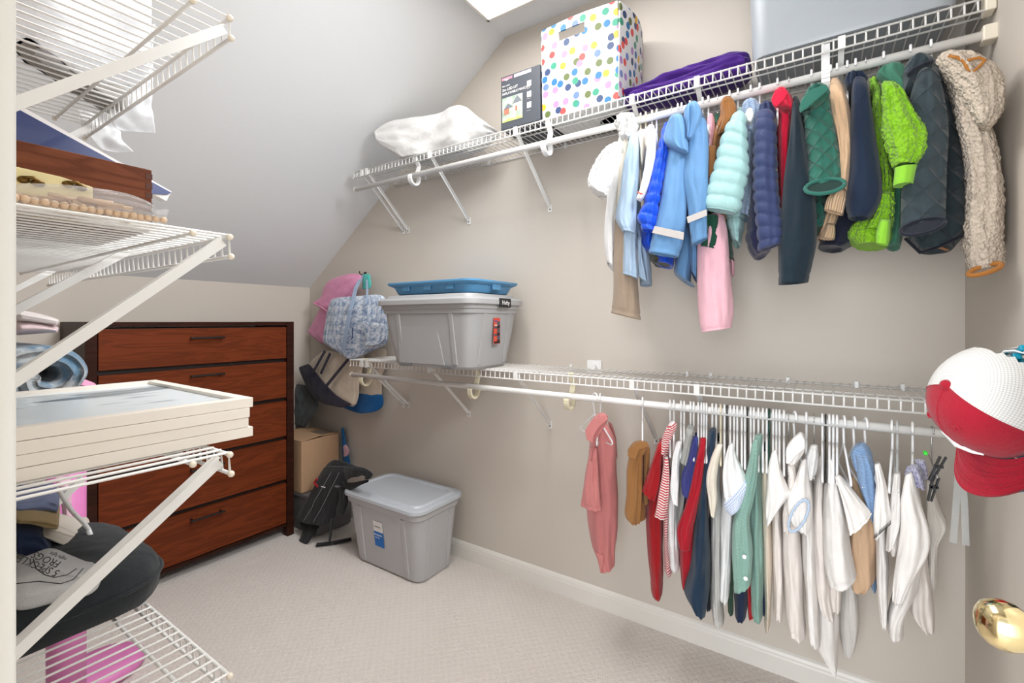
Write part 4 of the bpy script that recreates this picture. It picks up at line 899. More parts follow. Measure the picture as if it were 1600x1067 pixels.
nav = cloth('navy_nylon', C(46, 58, 98), 'plain', rough=.5); dnav = cloth('dark_navy_nylon', C(40, 42, 78), 'crinkle', rough=.5)
G('navy_puffer', 'navy blue quilted puffer jacket beside the red fleece', 'jacket', [
    (B, dnav, [(1182, 166, 1208, 166), (1176, 210, 1212, 210), (1172, 280, 1214, 280), (1168, 350, 1216, 350), (1166, 380, 1206, 385), (1178, 404, 1200, 396)], dict(dep=.1, puff=(.04, .004), n=50)),
    (SL, nav, [(1184, 172, 1206, 170), (1179, 196, 1213, 198), (1177, 240, 1214, 242), (1177, 290, 1216, 292), (1180, 335, 1222, 340), (1184, 370, 1225, 366), (1186, 392, 1222, 380)], dict(dep=.034, puff=(.034, .0045), n=90, folds=.003)),
    ('collar', nav, [(1186, 166, 1206, 160), (1182, 180, 1214, 176), (1180, 192, 1208, 190)], dict(plane=1.56, dep=.03, end='closed', top=.8))])
redc = cloth('red_fleece', C(214, 26, 62))
rf_ = G('red_fleece', 'bright red zip fleece in the middle of the upper row', 'jacket', [
    (B, redc, [(1206, 150, 1232, 142), (1212, 180, 1244, 180), (1214, 230, 1236, 230), (1216, 290, 1230, 290), (1218, 340, 1229, 340), (1222, 356, 1227, 356)], dict(dep=.1)),
    ('collar', redc, [(1210, 145, 1226, 138), (1206, 155, 1234, 150), (1212, 166, 1240, 164), (1222, 172, 1240, 174)], dict(plane=1.52, dep=.03, end='closed', top=.8))])
leaf(rf_, 'collar_leaf', redc, [(1205, 156), (1210, 146), (1226, 138), (1232, 146), (1226, 156), (1214, 168), (1208, 166)], 1.485)
dtl = cloth('dark_teal_fleece', C(22, 38, 49))
G('dark_fleece', 'dark teal fleece with the long straight sleeve right of the red fleece', 'fleece', [
    (B, dtl, [(1238, 156, 1248, 156), (1236, 200, 1258, 200), (1231, 250, 1264, 250), (1224, 310, 1274, 320), (1230, 350, 1280, 352)], dict(dep=.09, plane=1.68)),
    (SL, dtl, [(1238, 160, 1247, 162), (1235, 200, 1256, 205), (1229, 250, 1264, 258), (1221, 310, 1275, 318), (1217, 370, 1276, 375), (1216, 410, 1270, 412), (1216, 445, 1263, 441)], dict(dep=.04, folds=.005))])
gq = cloth('green_quilted_cotton', C(44, 100, 86), 'quilt', pitch=.045)
gj = G('green_quilted_jacket', 'green quilted jacket with its round cuff opening facing out', 'jacket', [
    (B, gq, [(1262, 138, 1292, 136), (1252, 180, 1296, 175), (1254, 230, 1300, 230), (1262, 290, 1296, 300), (1268, 340, 1296, 350), (1272, 362, 1290, 360)], dict(dep=.1)),
    (SL, gq, [(1264, 146, 1292, 142), (1257, 180, 1300, 170), (1258, 215, 1307, 210), (1262, 250, 1313, 244), (1259, 278, 1319, 270), (1257, 298, 1322, 284)], dict(dep=.04, n=40, folds=.006)),
    ('collar', gq, [(1262, 140, 1286, 131), (1255, 152, 1296, 140), (1250, 164, 1295, 150), (1250, 176, 1272, 168)], dict(plane=1.44, dep=.03, end='closed', top=.8))])
leaf(gj, 'collar_leaf', gq, [(1250, 178), (1252, 158), (1266, 142), (1290, 132), (1296, 141), (1278, 156), (1262, 170)], 1.398)
gtrim = cloth('green_binding', C(44, 104, 92)); 
MB().tube([P(1289+31*math.cos(a*math.pi/12), 291+11*math.sin(a*math.pi/12)-.13*33*math.cos(a*math.pi/12), 1.452-.012*math.sin(a*math.pi/12)) for a in range(25)], .005, 8).build('cuff_binding', gtrim, gj, smooth=True)
def cuff_shade(t, m, cx, cy, rx, ry, sk, pl):  # dark disc across the cuff, standing in for shade inside the sleeve
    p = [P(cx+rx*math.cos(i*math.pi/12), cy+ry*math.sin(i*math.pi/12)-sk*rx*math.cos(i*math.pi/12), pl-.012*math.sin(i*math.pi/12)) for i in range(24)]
    MB().prism(p, (.012, 0, .004)).build('cuff_shade_disc', m, t)
cuff_shade(gj, cloth('green_cuff_shade', C(18, 48, 42)), 1289, 291, 30, 9.5, .13, 1.453)  # deeper green carries the shade of the hollow sleeve
tan = cloth('peach_cotton', C(206, 172, 138)); tanr = cloth('peach_rib', C(204, 172, 138), 'rib', pitch=.006)
G('tan_bomber', 'peach tan jacket with ribbed cuffs between the green quilted and navy coats', 'jacket', [
    (B, tan, [(1294, 128, 1316, 130), (1298, 170, 1326, 170), (1300, 230, 1330, 230), (1300, 280, 1326, 290), (1288, 340, 1314, 340), (1278, 372, 1302, 374)], dict(dep=.1)),
    (SL, tan, [(1296, 134, 1316, 132), (1298, 165, 1326, 162), (1306, 210, 1332, 210), (1312, 255, 1331, 258), (1308, 292, 1324, 300)], dict(dep=.03)),
    ('rib_cuff', tanr, [(1306, 296, 1322, 296), (1292, 310, 1322, 315), (1287, 328, 1318, 336)], dict(plane=1.50, dep=.03)),
    ('rib_cuff', tanr, [(1290, 350, 1304, 350), (1282, 365, 1304, 368), (1278, 372, 1302, 375)], dict(plane=1.56, dep=.03))])
nvf = cloth('navy_fleece', C(22, 36, 58)); nvd = cloth('ink_navy_nylon', C(20, 24, 42), 'crinkle')
G('navy_fleece', 'navy blue fleece immediately left of the lime green one', 'fleece', [
    (B, nvd, [(1322, 120, 1350, 120), (1322, 170, 1356, 170), (1322, 240, 1362, 240), (1310, 330, 1356, 330), (1284, 372, 1346, 372), (1278, 388, 1320, 390)], dict(dep=.1, plane=1.68)),
    (SL, nvf, [(1334, 122, 1354, 124), (1330, 150, 1360, 152), (1328, 200, 1366, 200), (1326, 250, 1374, 250), (1322, 300, 1379, 298), (1322, 325, 1372, 325), (1326, 341, 1360, 341)], dict(dep=.042, folds=.004)),
    ('collar', nvf, [(1326, 116, 1346, 114), (1320, 126, 1354, 122), (1324, 138, 1346, 138)], dict(plane=1.56, dep=.03, end='closed'))])
lime = cloth('lime_sherpa', C(136, 194, 34), 'sherpa'); limer = cloth('lime_rib', C(138, 200, 56), 'plain')
G('lime_sherpa_jacket', 'lime green sherpa fleece with smooth lime cuffs', 'fleece', [
    (B, lime, [(1358, 127, 1372, 127), (1362, 180, 1386, 180), (1366, 240, 1392, 240), (1374, 290, 1398, 290), (1362, 325, 1398, 330), (1328, 355, 1396, 360), (1320, 372, 1394, 376), (1334, 386, 1384, 386)], dict(dep=.1, fuzz=.004, n=70, seg=60, plane=1.64)),
    (SL, lime, [(1377, 129, 1402, 130), (1378, 150, 1416, 152), (1378, 185, 1434, 182), (1380, 215, 1450, 210), (1388, 242, 1446, 240), (1394, 262, 1434, 258)], dict(dep=.045, fuzz=.0045, n=60, seg=60, plane=1.47)),
    ('cuff', limer, [(1398, 262, 1434, 257), (1397, 276, 1430, 270), (1395, 292, 1427, 287)], dict(plane=1.46, dep=.03, folds=.002)),
    (SL, lime, [(1374, 300, 1398, 300), (1366, 330, 1398, 335), (1352, 358, 1392, 360)], dict(plane=1.54, dep=.035, fuzz=.004, n=40, seg=50)),
    ('cuff', limer, [(1375, 342, 1392, 344), (1369, 362, 1391, 364), (1368, 380, 1388, 384)], dict(plane=1.49, dep=.02, folds=.002))])
gj2 = cloth('muted_green_jersey', C(66, 122, 100))
G('green_hoodie', 'muted green jacket showing only its collar above the lime fleece', 'jacket', [
    (B, gj2, [(1374, 108, 1412, 106), (1390, 150, 1420, 150), (1398, 220, 1420, 220), (1396, 290, 1412, 290), (1390, 360, 1412, 360), (1386, 388, 1408, 386)], dict(dep=.09, plane=1.68)),
    ('collar', gj2, [(1378, 108, 1412, 102), (1368, 122, 1418, 112), (1394, 138, 1420, 134), (1408, 152, 1420, 152)], dict(plane=1.60, dep=.04, end='closed', top=.8))])
chq = cloth('charcoal_quilted', C(52, 64, 70), 'quilt', pitch=.06); chb = cloth('black_binding', C(24, 28, 40))
cq = G('charcoal_quilted_coat', 'charcoal diamond-quilted coat with dark binding, second from the right', 'coat', [
    (B, chq, [(1424, 96, 1462, 92), (1430, 140, 1482, 136), (1424, 200, 1504, 200), (1420, 280, 1511, 280), (1418, 340, 1513, 345), (1416, 372, 1513, 360), (1436, 394, 1490, 388)], dict(dep=.1, plane=1.68, n=40)),
    (SL, chq, [(1436, 108, 1466, 110), (1426, 140, 1474, 144), (1416, 190, 1482, 195), (1412, 250, 1480, 255), (1408, 310, 1478, 312), (1407, 362, 1477, 345)], dict(dep=.045, n=40, folds=.004, plane=1.5)),
    ('collar', chq, [(1424, 94, 1446, 86), (1415, 104, 1459, 96), (1412, 122, 1444, 116), (1414, 148, 1424, 146)], dict(plane=1.52, dep=.035, end='closed', top=.8))])
MB().tube([P(1442+35*math.cos(a*math.pi/12), 354+11*math.sin(a*math.pi/12)-.22*35*math.cos(a*math.pi/12), 1.447-.012*math.sin(a*math.pi/12)) for a in range(25)], .004, 8).build('cuff_binding', chb, cq, smooth=True)
cuff_shade(cq, chb, 1442, 354, 32, 9, .22, 1.448)  # binding black reused for the shaded sleeve hollow
ringtrim(cq, 'hem_binding', chb, [(1414, 372), (1438, 395), (1460, 388), (1513, 364)], 1.59, .004)
ringtrim(cq, 'collar_binding', chb, [(1418, 118), (1428, 108), (1444, 100), (1458, 96)], 1.47, .005)
shp = cloth('cream_sherpa', C(216, 200, 182), 'sherpa'); brn = cloth('tan_binding', C(172, 112, 50))
sh = G('cream_sherpa_jacket', 'cream sherpa jacket with tan binding at the far right of the upper row', 'jacket', [
    (B, shp, [(1462, 92, 1492, 88), (1474, 130, 1520, 128), (1492, 180, 1544, 180), (1504, 240, 1560, 240), (1510, 300, 1568, 300), (1508, 350, 1568, 350), (1500, 390, 1566, 386)], dict(dep=.07, fuzz=.0045, n=70, seg=64, plane=1.62)),
    (SL, shp, [(1480, 110, 1500, 110), (1490, 160, 1530, 160), (1502, 220, 1556, 220), (1510, 290, 1568, 290), (1508, 350, 1570, 350), (1506, 395, 1570, 395), (1512, 426, 1566, 416)], dict(dep=.045, fuzz=.0045, n=80, seg=64, plane=1.52)),
    ('hood', shp, [(1464, 94, 1500, 86), (1468, 104, 1536, 90), (1484, 124, 1562, 112), (1502, 150, 1568, 140), (1514, 176, 1566, 172), (1524, 196, 1552, 196), (1532, 203, 1544, 203)], dict(dep=.05, fuzz=.0045, n=70, seg=70, plane=1.47, end='closed', top=.8))])
ringtrim(sh, 'collar_binding', brn, [(1482, 87), (1496, 90), (1506, 96), (1512, 108), (1520, 112), (1530, 104), (1539, 94), (1530, 90), (1516, 93), (1508, 97)], 1.415, .0035)
MB().tube([P(1539+26*math.cos(a*math.pi/12), 421+6*math.sin(a*math.pi/12)-.27*26*math.cos(a*math.pi/12), 1.472-.01*math.sin(a*math.pi/12)) for a in range(25)], .0055, 8).build('cuff_binding', brn, sh, smooth=True)
loft('hem_binding', [(1462, 386, 1478, 388), (1470, 388, 1484, 392)], brn, sh, plane=1.68, dep=.03, end='closed', n=8, folds=0)
# ------------------------------------ lower row
pol = cloth('salmon_pique', C(204, 128, 126)); 
pq = G('pink_polo', 'salmon pink polo shirt hanging alone at the left of the lower row', 'shirt', [
    (B, pol, [(930, 662, 944, 654), (922, 685, 962, 690), (918, 740, 964, 740), (916, 790, 965, 790), (921, 830, 964, 832), (925, 850, 962, 852), (932, 868, 962, 876), (936, 882, 961, 878)], dict(dep=.07, n=40)),
    (SL, pol, [(922, 700, 932, 698), (915, 735, 936, 738), (911, 765, 938, 768), (908, 790, 940, 797)], dict(dep=.025, plane=1.56)),
    ('far_sleeve', pol, [(950, 658, 956, 662), (956, 680, 962, 684), (960, 700, 965, 716)], dict(dep=.02, plane=1.72)),
    ('collar', pol, [(930, 650, 943, 645), (920, 662, 950, 652), (915, 674, 944, 668), (918, 686, 930, 688)], dict(plane=1.56, dep=.035, end='closed', top=.8)),
    ('tail', pol, [(930, 862, 944, 868), (935, 880, 943, 884), (938, 895, 941, 895)], dict(plane=1.6, dep=.01, end='closed', folds=.001, n=12))])
leaf(pq, 'collar_leaf', pol, [(917, 686), (915, 672), (926, 655), (946, 647), (951, 655), (936, 668), (929, 680), (927, 692)], 1.512)
ringtrim(pq, 'placket', cloth('salmon_rib', C(186, 110, 108)), [(930, 690), (926, 705), (924, 720)], 1.53, .0025)
bt_ = cloth('camel_suede', C(152, 106, 60), 'plain')
cj = G('camel_jacket', 'small camel brown jacket, second garment of the lower row', 'jacket', [
    (B, bt_, [(992, 692, 1010, 690), (988, 720, 1014, 716), (988, 760, 1014, 760), (992, 800, 1012, 800)], dict(dep=.08)),
    (SL, bt_, [(985, 700, 1004, 702), (980, 735, 1004, 735), (978, 770, 1003, 772), (976, 802, 1001, 804), (985, 814, 1000, 816)], dict(dep=.028, plane=1.54)),
    (SL, bt_, [(1006, 696, 1016, 700), (1006, 740, 1014, 742), (1006, 785, 1013, 786)], dict(dep=.02, plane=1.58)),
    ('collar', bt_, [(988, 693, 1004, 689), (981, 704, 1014, 698), (984, 716, 998, 720)], dict(plane=1.54, dep=.03, end='closed', top=.8))])
leaf(cj, 'collar_leaf', bt_, [(981, 712), (984, 700), (996, 691), (1010, 689), (1016, 697), (1000, 702), (994, 718)], 1.505)
rdd = cloth('red_jersey', C(164, 22, 30)); stp2 = cloth('red_white_stripe', C(230, 222, 220), 'hstripe', C(190, 44, 52), pitch=.0085)
G('red_polo', 'long red shirt left of the red and white striped one', 'shirt', [
    (B, rdd, [(1030, 688, 1040, 686), (1022, 730, 1036, 730), (1010, 780, 1034, 780), (1010, 820, 1036, 820), (1013, 870, 1036, 870), (1018, 918, 1035, 921)], dict(dep=.08)),
    (SL, rdd, [(1028, 692, 1037, 692), (1020, 715, 1033, 720), (1010, 745, 1030, 752), (1003, 767, 1022, 781)], dict(dep=.026, plane=1.54))])
G('striped_shirt', 'red and white striped shirt near the left of the lower crowd', 'shirt', [
    (B, stp2, [(1042, 668, 1056, 664), (1034, 710, 1047, 712), (1036, 760, 1047, 760), (1036, 830, 1044, 830), (1038, 880, 1050, 886)], dict(dep=.08)),
    (SL, stp2, [(1038, 714, 1044, 714), (1034, 745, 1046, 748), (1028, 775, 1044, 780), (1022, 805, 1041, 811)], dict(dep=.024, plane=1.53)),
    ('collar', stp2, [(1046, 662, 1054, 658), (1038, 676, 1057, 668), (1033, 692, 1044, 694), (1032, 708, 1037, 710)], dict(plane=1.54, dep=.03, end='closed', top=.8))])
grk = cloth('grey_marl_knit', C(158, 158, 154), 'crinkle'); grey_l = cloth('pale_grey_jersey', C(208, 206, 202), 'knit', pitch=.004)
G('white_sweatshirt', 'white sweatshirt between the striped shirt and grey marl knit', 'shirt', [
    (B, wht, [(1058, 690, 1068, 684), (1048, 730, 1064, 732), (1042, 780, 1060, 780), (1041, 830, 1060, 830), (1043, 874, 1062, 878)], dict(dep=.08)),
    (SL, wht, [(1056, 690, 1066, 688), (1050, 720, 1062, 724), (1048, 760, 1060, 764), (1052, 785, 1060, 788)], dict(dep=.022, plane=1.54))])
G('grey_knit', 'grey marl knitted top beside the violet-blue tee', 'sweater', [
    (B, grk, [(1074, 664, 1086, 666), (1066, 700, 1082, 702), (1060, 760, 1074, 760), (1056, 815, 1064, 818)], dict(dep=.08)),
    (SL, grk, [(1072, 668, 1085, 672), (1067, 695, 1080, 698), (1062, 718, 1073, 726)], dict(dep=.025, plane=1.55))])
G('blue_tee', 'violet-blue tee shirt with a pointed sleeve in the lower crowd', 'shirt', [
    (B, cloth('violet_blue_cotton', C(58, 62, 128)), [(1083, 678, 1092, 678), (1077, 710, 1090, 712), (1070, 760, 1082, 762), (1070, 800, 1080, 800)], dict(dep=.07)),
    (SL, MATS['violet_blue_cotton'], [(1082, 682, 1091, 682), (1076, 710, 1088, 714), (1066, 740, 1082, 752), (1066, 770, 1076, 776)], dict(dep=.024, plane=1.55))])
G('crimson_tee', 'crimson long-sleeved tee left of the teal navy fleece', 'shirt', [
    (B, cloth('crimson_jersey', C(168, 20, 38)), [(1093, 682, 1106, 680), (1086, 730, 1102, 730), (1070, 780, 1094, 780), (1062, 830, 1090, 830), (1062, 870, 1084, 870), (1064, 900, 1072, 905)], dict(dep=.08)),
    (SL, MATS['crimson_jersey'], [(1094, 684, 1104, 684), (1086, 725, 1100, 728), (1070, 790, 1090, 792), (1058, 826, 1082, 830), (1062, 855, 1078, 858)], dict(dep=.024, plane=1.55))])
G('teal_navy_fleece', 'long teal navy fleece in the middle of the lower crowd', 'fleece', [
    (B, cloth('teal_navy', C(27, 50, 72)), [(1108, 672, 1120, 670), (1098, 710, 1116, 712), (1090, 760, 1108, 762), (1083, 820, 1108, 820), (1079, 870, 1110, 870), (1068, 912, 1110, 912), (1080, 930, 1104, 948)], dict(dep=.1, plane=1.63, n=40))])
G('black_tee', 'black tee shirt just showing behind the teal navy fleece', 'shirt', [
    (B, cloth('black_jersey', C(30, 34, 44)), [(1120, 678, 1126, 678), (1110, 760, 1116, 760), (1106, 850, 1113, 850), (1102, 936, 1112, 940)], dict(dep=.07, plane=1.72))])
G('baby_bodysuit', 'off-white bodysuit with a gathered sleeve right of the teal navy fleece', 'shirt', [
    (B, grey_l, [(1118, 692, 1130, 692), (1110, 740, 1126, 740), (1110, 800, 1128, 800), (1111, 870, 1126, 870), (1109, 930, 1128, 930), (1112, 958, 1131, 962)], dict(dep=.08)),
    (SL, offw, [(1120, 694, 1130, 694), (1110, 716, 1124, 720), (1103, 745, 1120, 750), (1106, 775, 1122, 778), (1110, 803, 1118, 806)], dict(dep=.026, plane=1.54, folds=.006))])
plc = cloth('pastel_plaid', C(232, 238, 244), 'gingham', C(150, 170, 208), pitch=.008)
G('plaid_cuff_tee', 'white tee with pastel plaid sleeve cuff left of the green gingham shirt', 'shirt', [
    (B, wht, [(1138, 692, 1148, 690), (1130, 740, 1150, 740), (1126, 800, 1148, 800), (1124, 870, 1144, 870), (1123, 922, 1140, 924)], dict(dep=.08)),
    (SL, wht, [(1138, 696, 1146, 692), (1130, 730, 1154, 715), (1130, 765, 1164, 740), (1132, 782, 1168, 752)], dict(dep=.028, plane=1.53)),
    ('cuff', plc, [(1131, 784, 1163, 747), (1133, 796, 1171, 755), (1141, 804, 1160, 786)], dict(dep=.029, plane=1.525, folds=.002, n=14))])
gg_ = cloth('green_gingham', C(158, 190, 178), 'gingham', C(92, 138, 126), pitch=.0035)
tq = G('gingham_shirt', 'green gingham shirt with button cuff in the lower row', 'shirt', [
    (B, gg_, [(1178, 682, 1192, 678), (1172, 740, 1190, 740), (1170, 800, 1194, 800), (1172, 870, 1194, 870), (1174, 950, 1193, 954)], dict(dep=.08, plane=1.64)),
    (SL, gg_, [(1176, 688, 1186, 686), (1168, 730, 1184, 735), (1156, 775, 1178, 780), (1146, 810, 1172, 815), (1144, 860, 1176, 862), (1145, 895, 1174, 897), (1147, 924, 1172, 912)], dict(dep=.03, plane=1.53, folds=.006))])
for u, v in ((1163, 870), (1165, 904)): MB().tube([P(u, v, 1.497), P(u, v, 1.494)], .0055, 12).build('button', M_white, tq)
G('navy_shirt', 'navy shirt between the green gingham and the cream garments', 'shirt', [
    (B, cloth('deep_navy_cotton', C(28, 38, 66)), [(1192, 692, 1202, 694), (1186, 740, 1198, 740), (1182, 800, 1198, 800), (1186, 870, 1198, 870), (1190, 940, 1198, 944)], dict(dep=.08, plane=1.69))])
for lab, st0, cc in (('navy hem hanging below the green gingham sleeve', [(1150, 880, 1166, 880), (1147, 925, 1170, 925), (1148, 957, 1167, 957)], C(34, 46, 72)), ('red hem hanging below the green gingham shirt', [(1164, 880, 1174, 880), (1167, 920, 1177, 920), (1168, 952, 1178, 955)], C(176, 26, 34)),
                     ('dark green hem left of the gingham sleeve', [(1138, 820, 1148, 820), (1136, 880, 1148, 880), (1136, 945, 1146, 949)], C(48, 76, 58))):
    G('shirt', lab, 'shirt', [(B, cloth(lab[:14], cc), st0, dict(dep=.06, plane=1.72))])
crm = cloth('cream_jersey', C(226, 212, 192)); wq = cloth('white_poplin', C(238, 234, 230)); wq2 = cloth('warm_white_cotton', C(234, 226, 220)); ww = wq
G('cream_shirt', 'narrow cream shirt directly right of the navy shirt', 'top', [
    (B, crm, [(1190, 706, 1200, 704), (1189, 760, 1204, 760), (1192, 850, 1206, 850), (1194, 920, 1206, 920), (1194, 967, 1203, 967)], dict(dep=.08, plane=1.65))])
G('white_tee', 'white tee with a wide short sleeve, leftmost of the white shirts', 'shirt', [
    (B, wq2, [(1206, 700, 1216, 700), (1204, 760, 1220, 760), (1206, 830, 1222, 830), (1208, 900, 1224, 900), (1209, 945, 1223, 955)], dict(dep=.08)),
    (SL, wq, [(1206, 706, 1214, 702), (1200, 735, 1222, 735), (1197, 768, 1231, 762), (1195, 790, 1233, 772), (1196, 820, 1205, 810)], dict(dep=.028, plane=1.53))])
cs_ = G('collared_shirt', 'white shirt with a big upright collar among the white shirts', 'shirt', [
    (B, wq2, [(1236, 700, 1254, 700), (1224, 760, 1248, 760), (1221, 830, 1250, 830), (1224, 900, 1254, 900), (1228, 950, 1258, 955), (1232, 972, 1260, 984)], dict(dep=.09)),
    ('collar', wq, [(1242, 684, 1252, 676), (1230, 696, 1258, 684), (1228, 712, 1256, 704), (1232, 724, 1244, 722)], dict(plane=1.55, dep=.04, end='closed', top=.8)),
    (SL, wq2, [(1232, 726, 1242, 724), (1230, 760, 1246, 762), (1222, 800, 1240, 806), (1224, 828, 1236, 830)], dict(dep=.026, plane=1.55))])
leaf(cs_, 'collar_leaf', wq, [(1228, 724), (1229, 700), (1240, 684), (1252, 676), (1258, 688), (1258, 700), (1244, 712), (1234, 724)], 1.505)
blt = cloth('pale_blue_scallop', C(176, 194, 216), 'crinkle')
sc = G('scalloped_blouse', 'white blouse whose sleeve opening has a pale blue scalloped edge', 'blouse', [
    (B, wq, [(1252, 716, 1262, 716), (1252, 770, 1272, 770), (1254, 850, 1274, 850), (1258, 920, 1276, 920), (1262, 980, 1283, 995)], dict(dep=.09)),
    (SL, wq, [(1252, 720, 1260, 716), (1242, 748, 1264, 746), (1230, 780, 1270, 786), (1232, 806, 1268, 820), (1246, 826, 1264, 834)], dict(dep=.03, plane=1.53, end='closed'))])
MB().tube([P(1248+(15*math.cos(t)*.7-26*math.sin(t)*.45)*(1+.05*math.sin(18*t)), 806+(15*math.cos(t)*.3+27*math.sin(t)*.9)*(1+.05*math.sin(18*t)), 1.492) for t in [i*math.pi/36 for i in range(73)]], .0032, 6).build('scalloped_edge', blt, sc, smooth=True)
G('padded_hanger', 'puffy white padded cover hanging on a hanger between white shirts', 'hanger cover', [
    ('cover', ruf, [(1266, 696, 1278, 696), (1259, 712, 1280, 712), (1257, 732, 1276, 734), (1262, 746, 1270, 747)], dict(dep=.04, plane=1.56, end='closed'))])
G('white_shirt', 'narrow white shirt with a thin blue stitched hem in the white crowd', 'shirt', [
    (B, wq2, [(1280, 714, 1288, 714), (1270, 770, 1288, 770), (1270, 850, 1292, 850), (1274, 920, 1298, 920), (1282, 940, 1304, 957)], dict(dep=.08, plane=1.67))])
G('long_white_garment', 'longest white garment, its pointed hem lowest of the lower row', 'shirt', [
    (B, wq, [(1290, 720, 1302, 720), (1282, 800, 1304, 800), (1276, 880, 1308, 880), (1270, 950, 1310, 950), (1270, 990, 1310, 1000), (1288, 1020, 1310, 1030), (1300, 1036, 1309, 1040)], dict(dep=.07, plane=1.74, n=40))])
G('white_polo', 'large white polo with a wide pointed short sleeve', 'shirt', [
    (B, wq, [(1294, 716, 1304, 716), (1288, 760, 1314, 765), (1286, 820, 1324, 820), (1287, 870, 1332, 868), (1294, 905, 1338, 896)], dict(dep=.09, plane=1.62)),
    (SL, wq, [(1304, 745, 1312, 742), (1314, 775, 1334, 765), (1322, 805, 1352, 788), (1327, 836, 1362, 803)], dict(dep=.03, plane=1.52)),
    ('tail', wq2, [(1292, 900, 1316, 900), (1294, 925, 1316, 925), (1296, 945, 1315, 945)], dict(plane=1.68, dep=.05))])
G('grey_voile_trousers', 'sheer off-white leg hanging against the wall behind the white polo', 'trousers', [
    ('trousers', cloth('sheer_grey', C(216, 212, 206)), [(1312, 880, 1334, 880), (1312, 930, 1340, 930), (1311, 975, 1343, 975), (1316, 1010, 1338, 1008), (1322, 1022, 1332, 1020)], dict(dep=.04, plane=1.82, end='closed'))])
khk = cloth('khaki_twill', C(206, 174, 142))
G('khaki_trousers', 'folded khaki tan trousers between the white polo and stitched tee', 'trousers', [
    ('trousers', khk, [(1328, 745, 1340, 745), (1330, 790, 1362, 790), (1326, 840, 1368, 840), (1328, 880, 1369, 880), (1330, 912, 1368, 902), (1334, 917, 1358, 914)], dict(dep=.06, plane=1.69, folds=.01))])
bkn = cloth('blue_rib_knit', C(132, 162, 200), 'knit', pitch=.005)
G('blue_knit_hoodie', 'light blue ribbed knit top among the white shirts', 'sweater', [
    (B, bkn, [(1334, 704, 1358, 706), (1337, 720, 1366, 725), (1340, 750, 1369, 752), (1350, 780, 1370, 782), (1360, 805, 1368, 808)], dict(dep=.05, plane=1.58, folds=.01)),
    ('hood', bkn, [(1334, 698, 1350, 692), (1330, 708, 1358, 700), (1332, 722, 1362, 716), (1336, 734, 1352, 732)], dict(plane=1.60, dep=.04, end='closed', top=.8)),
    ('hem', bkn, [(1358, 900, 1370, 898), (1360, 912, 1370, 910), (1364, 920, 1370, 920)], dict(plane=1.7, dep=.03, n=10))])
st3 = G('stitched_tee', 'white tee with black blanket stitching along its sleeve', 'shirt', [
    (B, wq, [(1366, 724, 1376, 724), (1366, 780, 1386, 780), (1368, 850, 1388, 850), (1370, 910, 1388, 910), (1374, 958, 1387, 966)], dict(dep=.08)),
    (SL, wq, [(1366, 726, 1376, 724), (1368, 755, 1384, 758), (1366, 790, 1390, 788), (1364, 818, 1393, 810), (1366, 840, 1380, 830)], dict(dep=.026, plane=1.53))])
m = MB()
for i in range(13):
    u = 1366+i*2.1; v = 841-i*1.9-.0*i; a = P(u, v, 1.498); m.tube([a, a+Vector((0, 0, .008))], .0007, 4)
m.tube([P(1366, 841, 1.498), P(1392, 818, 1.498)], .0009, 4); m.build('stitching', ink, st3)
G('short_sleeve_shirt', 'white short-sleeved shirt right of the stitched tee', 'shirt', [
    (B, wq2, [(1397, 738, 1408, 738), (1394, 790, 1410, 790), (1388, 830, 1408, 830), (1390, 850, 1400, 858)], dict(dep=.07, plane=1.62)),
    (SL, wq, [(1397, 740, 1407, 740), (1392, 775, 1408, 780), (1386, 815, 1408, 818), (1384, 858, 1398, 850)], dict(dep=.026, plane=1.55))])
G('white_long_sleeve', 'white long-sleeved shirt with embroidered hem at the right of the lower row', 'shirt', [
    (B, wq, [(1414, 736, 1428, 736), (1410, 790, 1440, 790), (1408, 850, 1446, 850), (1400, 910, 1436, 910), (1388, 950, 1414, 955), (1386, 975, 1412, 986)], dict(dep=.08, plane=1.66)),
    (SL, wq, [(1414, 742, 1426, 738), (1408, 780, 1436, 782), (1406, 820, 1452, 830), (1402, 860, 1450, 866), (1396, 900, 1432, 900), (1394, 938, 1412, 940)], dict(dep=.03, plane=1.54)),
    ('tail', wq2, [(1424, 860, 1448, 860), (1422, 910, 1454, 910), (1420, 950, 1459, 960), (1436, 972, 1459, 982)], dict(plane=1.72, dep=.05))])
flo = cloth('floral_cotton', C(204, 206, 222), 'print', C(120, 110, 150), pitch=.006)
G('floral_scarf', 'lilac floral neckline bunched beside the clip hanger', 'scarf', [
    ('neckline', flo, [(1416, 730, 1432, 726), (1414, 738, 1440, 734), (1416, 748, 1446, 748), (1432, 758, 1447, 764)], dict(dep=.035, plane=1.58, end='closed', folds=.008)),
    ('loop', flo, [(1428, 718, 1444, 718), (1434, 728, 1448, 730), (1436, 744, 1449, 750)], dict(dep=.02, plane=1.62, end='closed'))])
G('sheer_blouse', 'sheer white blouse sleeve at the far right of the lower row', 'blouse', [
    (B, cloth('sheer_white', C(226, 220, 212)), [(1446, 750, 1456, 750), (1444, 800, 1470, 790), (1448, 830, 1480, 820), (1450, 860, 1466, 850), (1452, 900, 1464, 900), (1454, 917, 1461, 918)], dict(dep=.04, plane=1.76))])
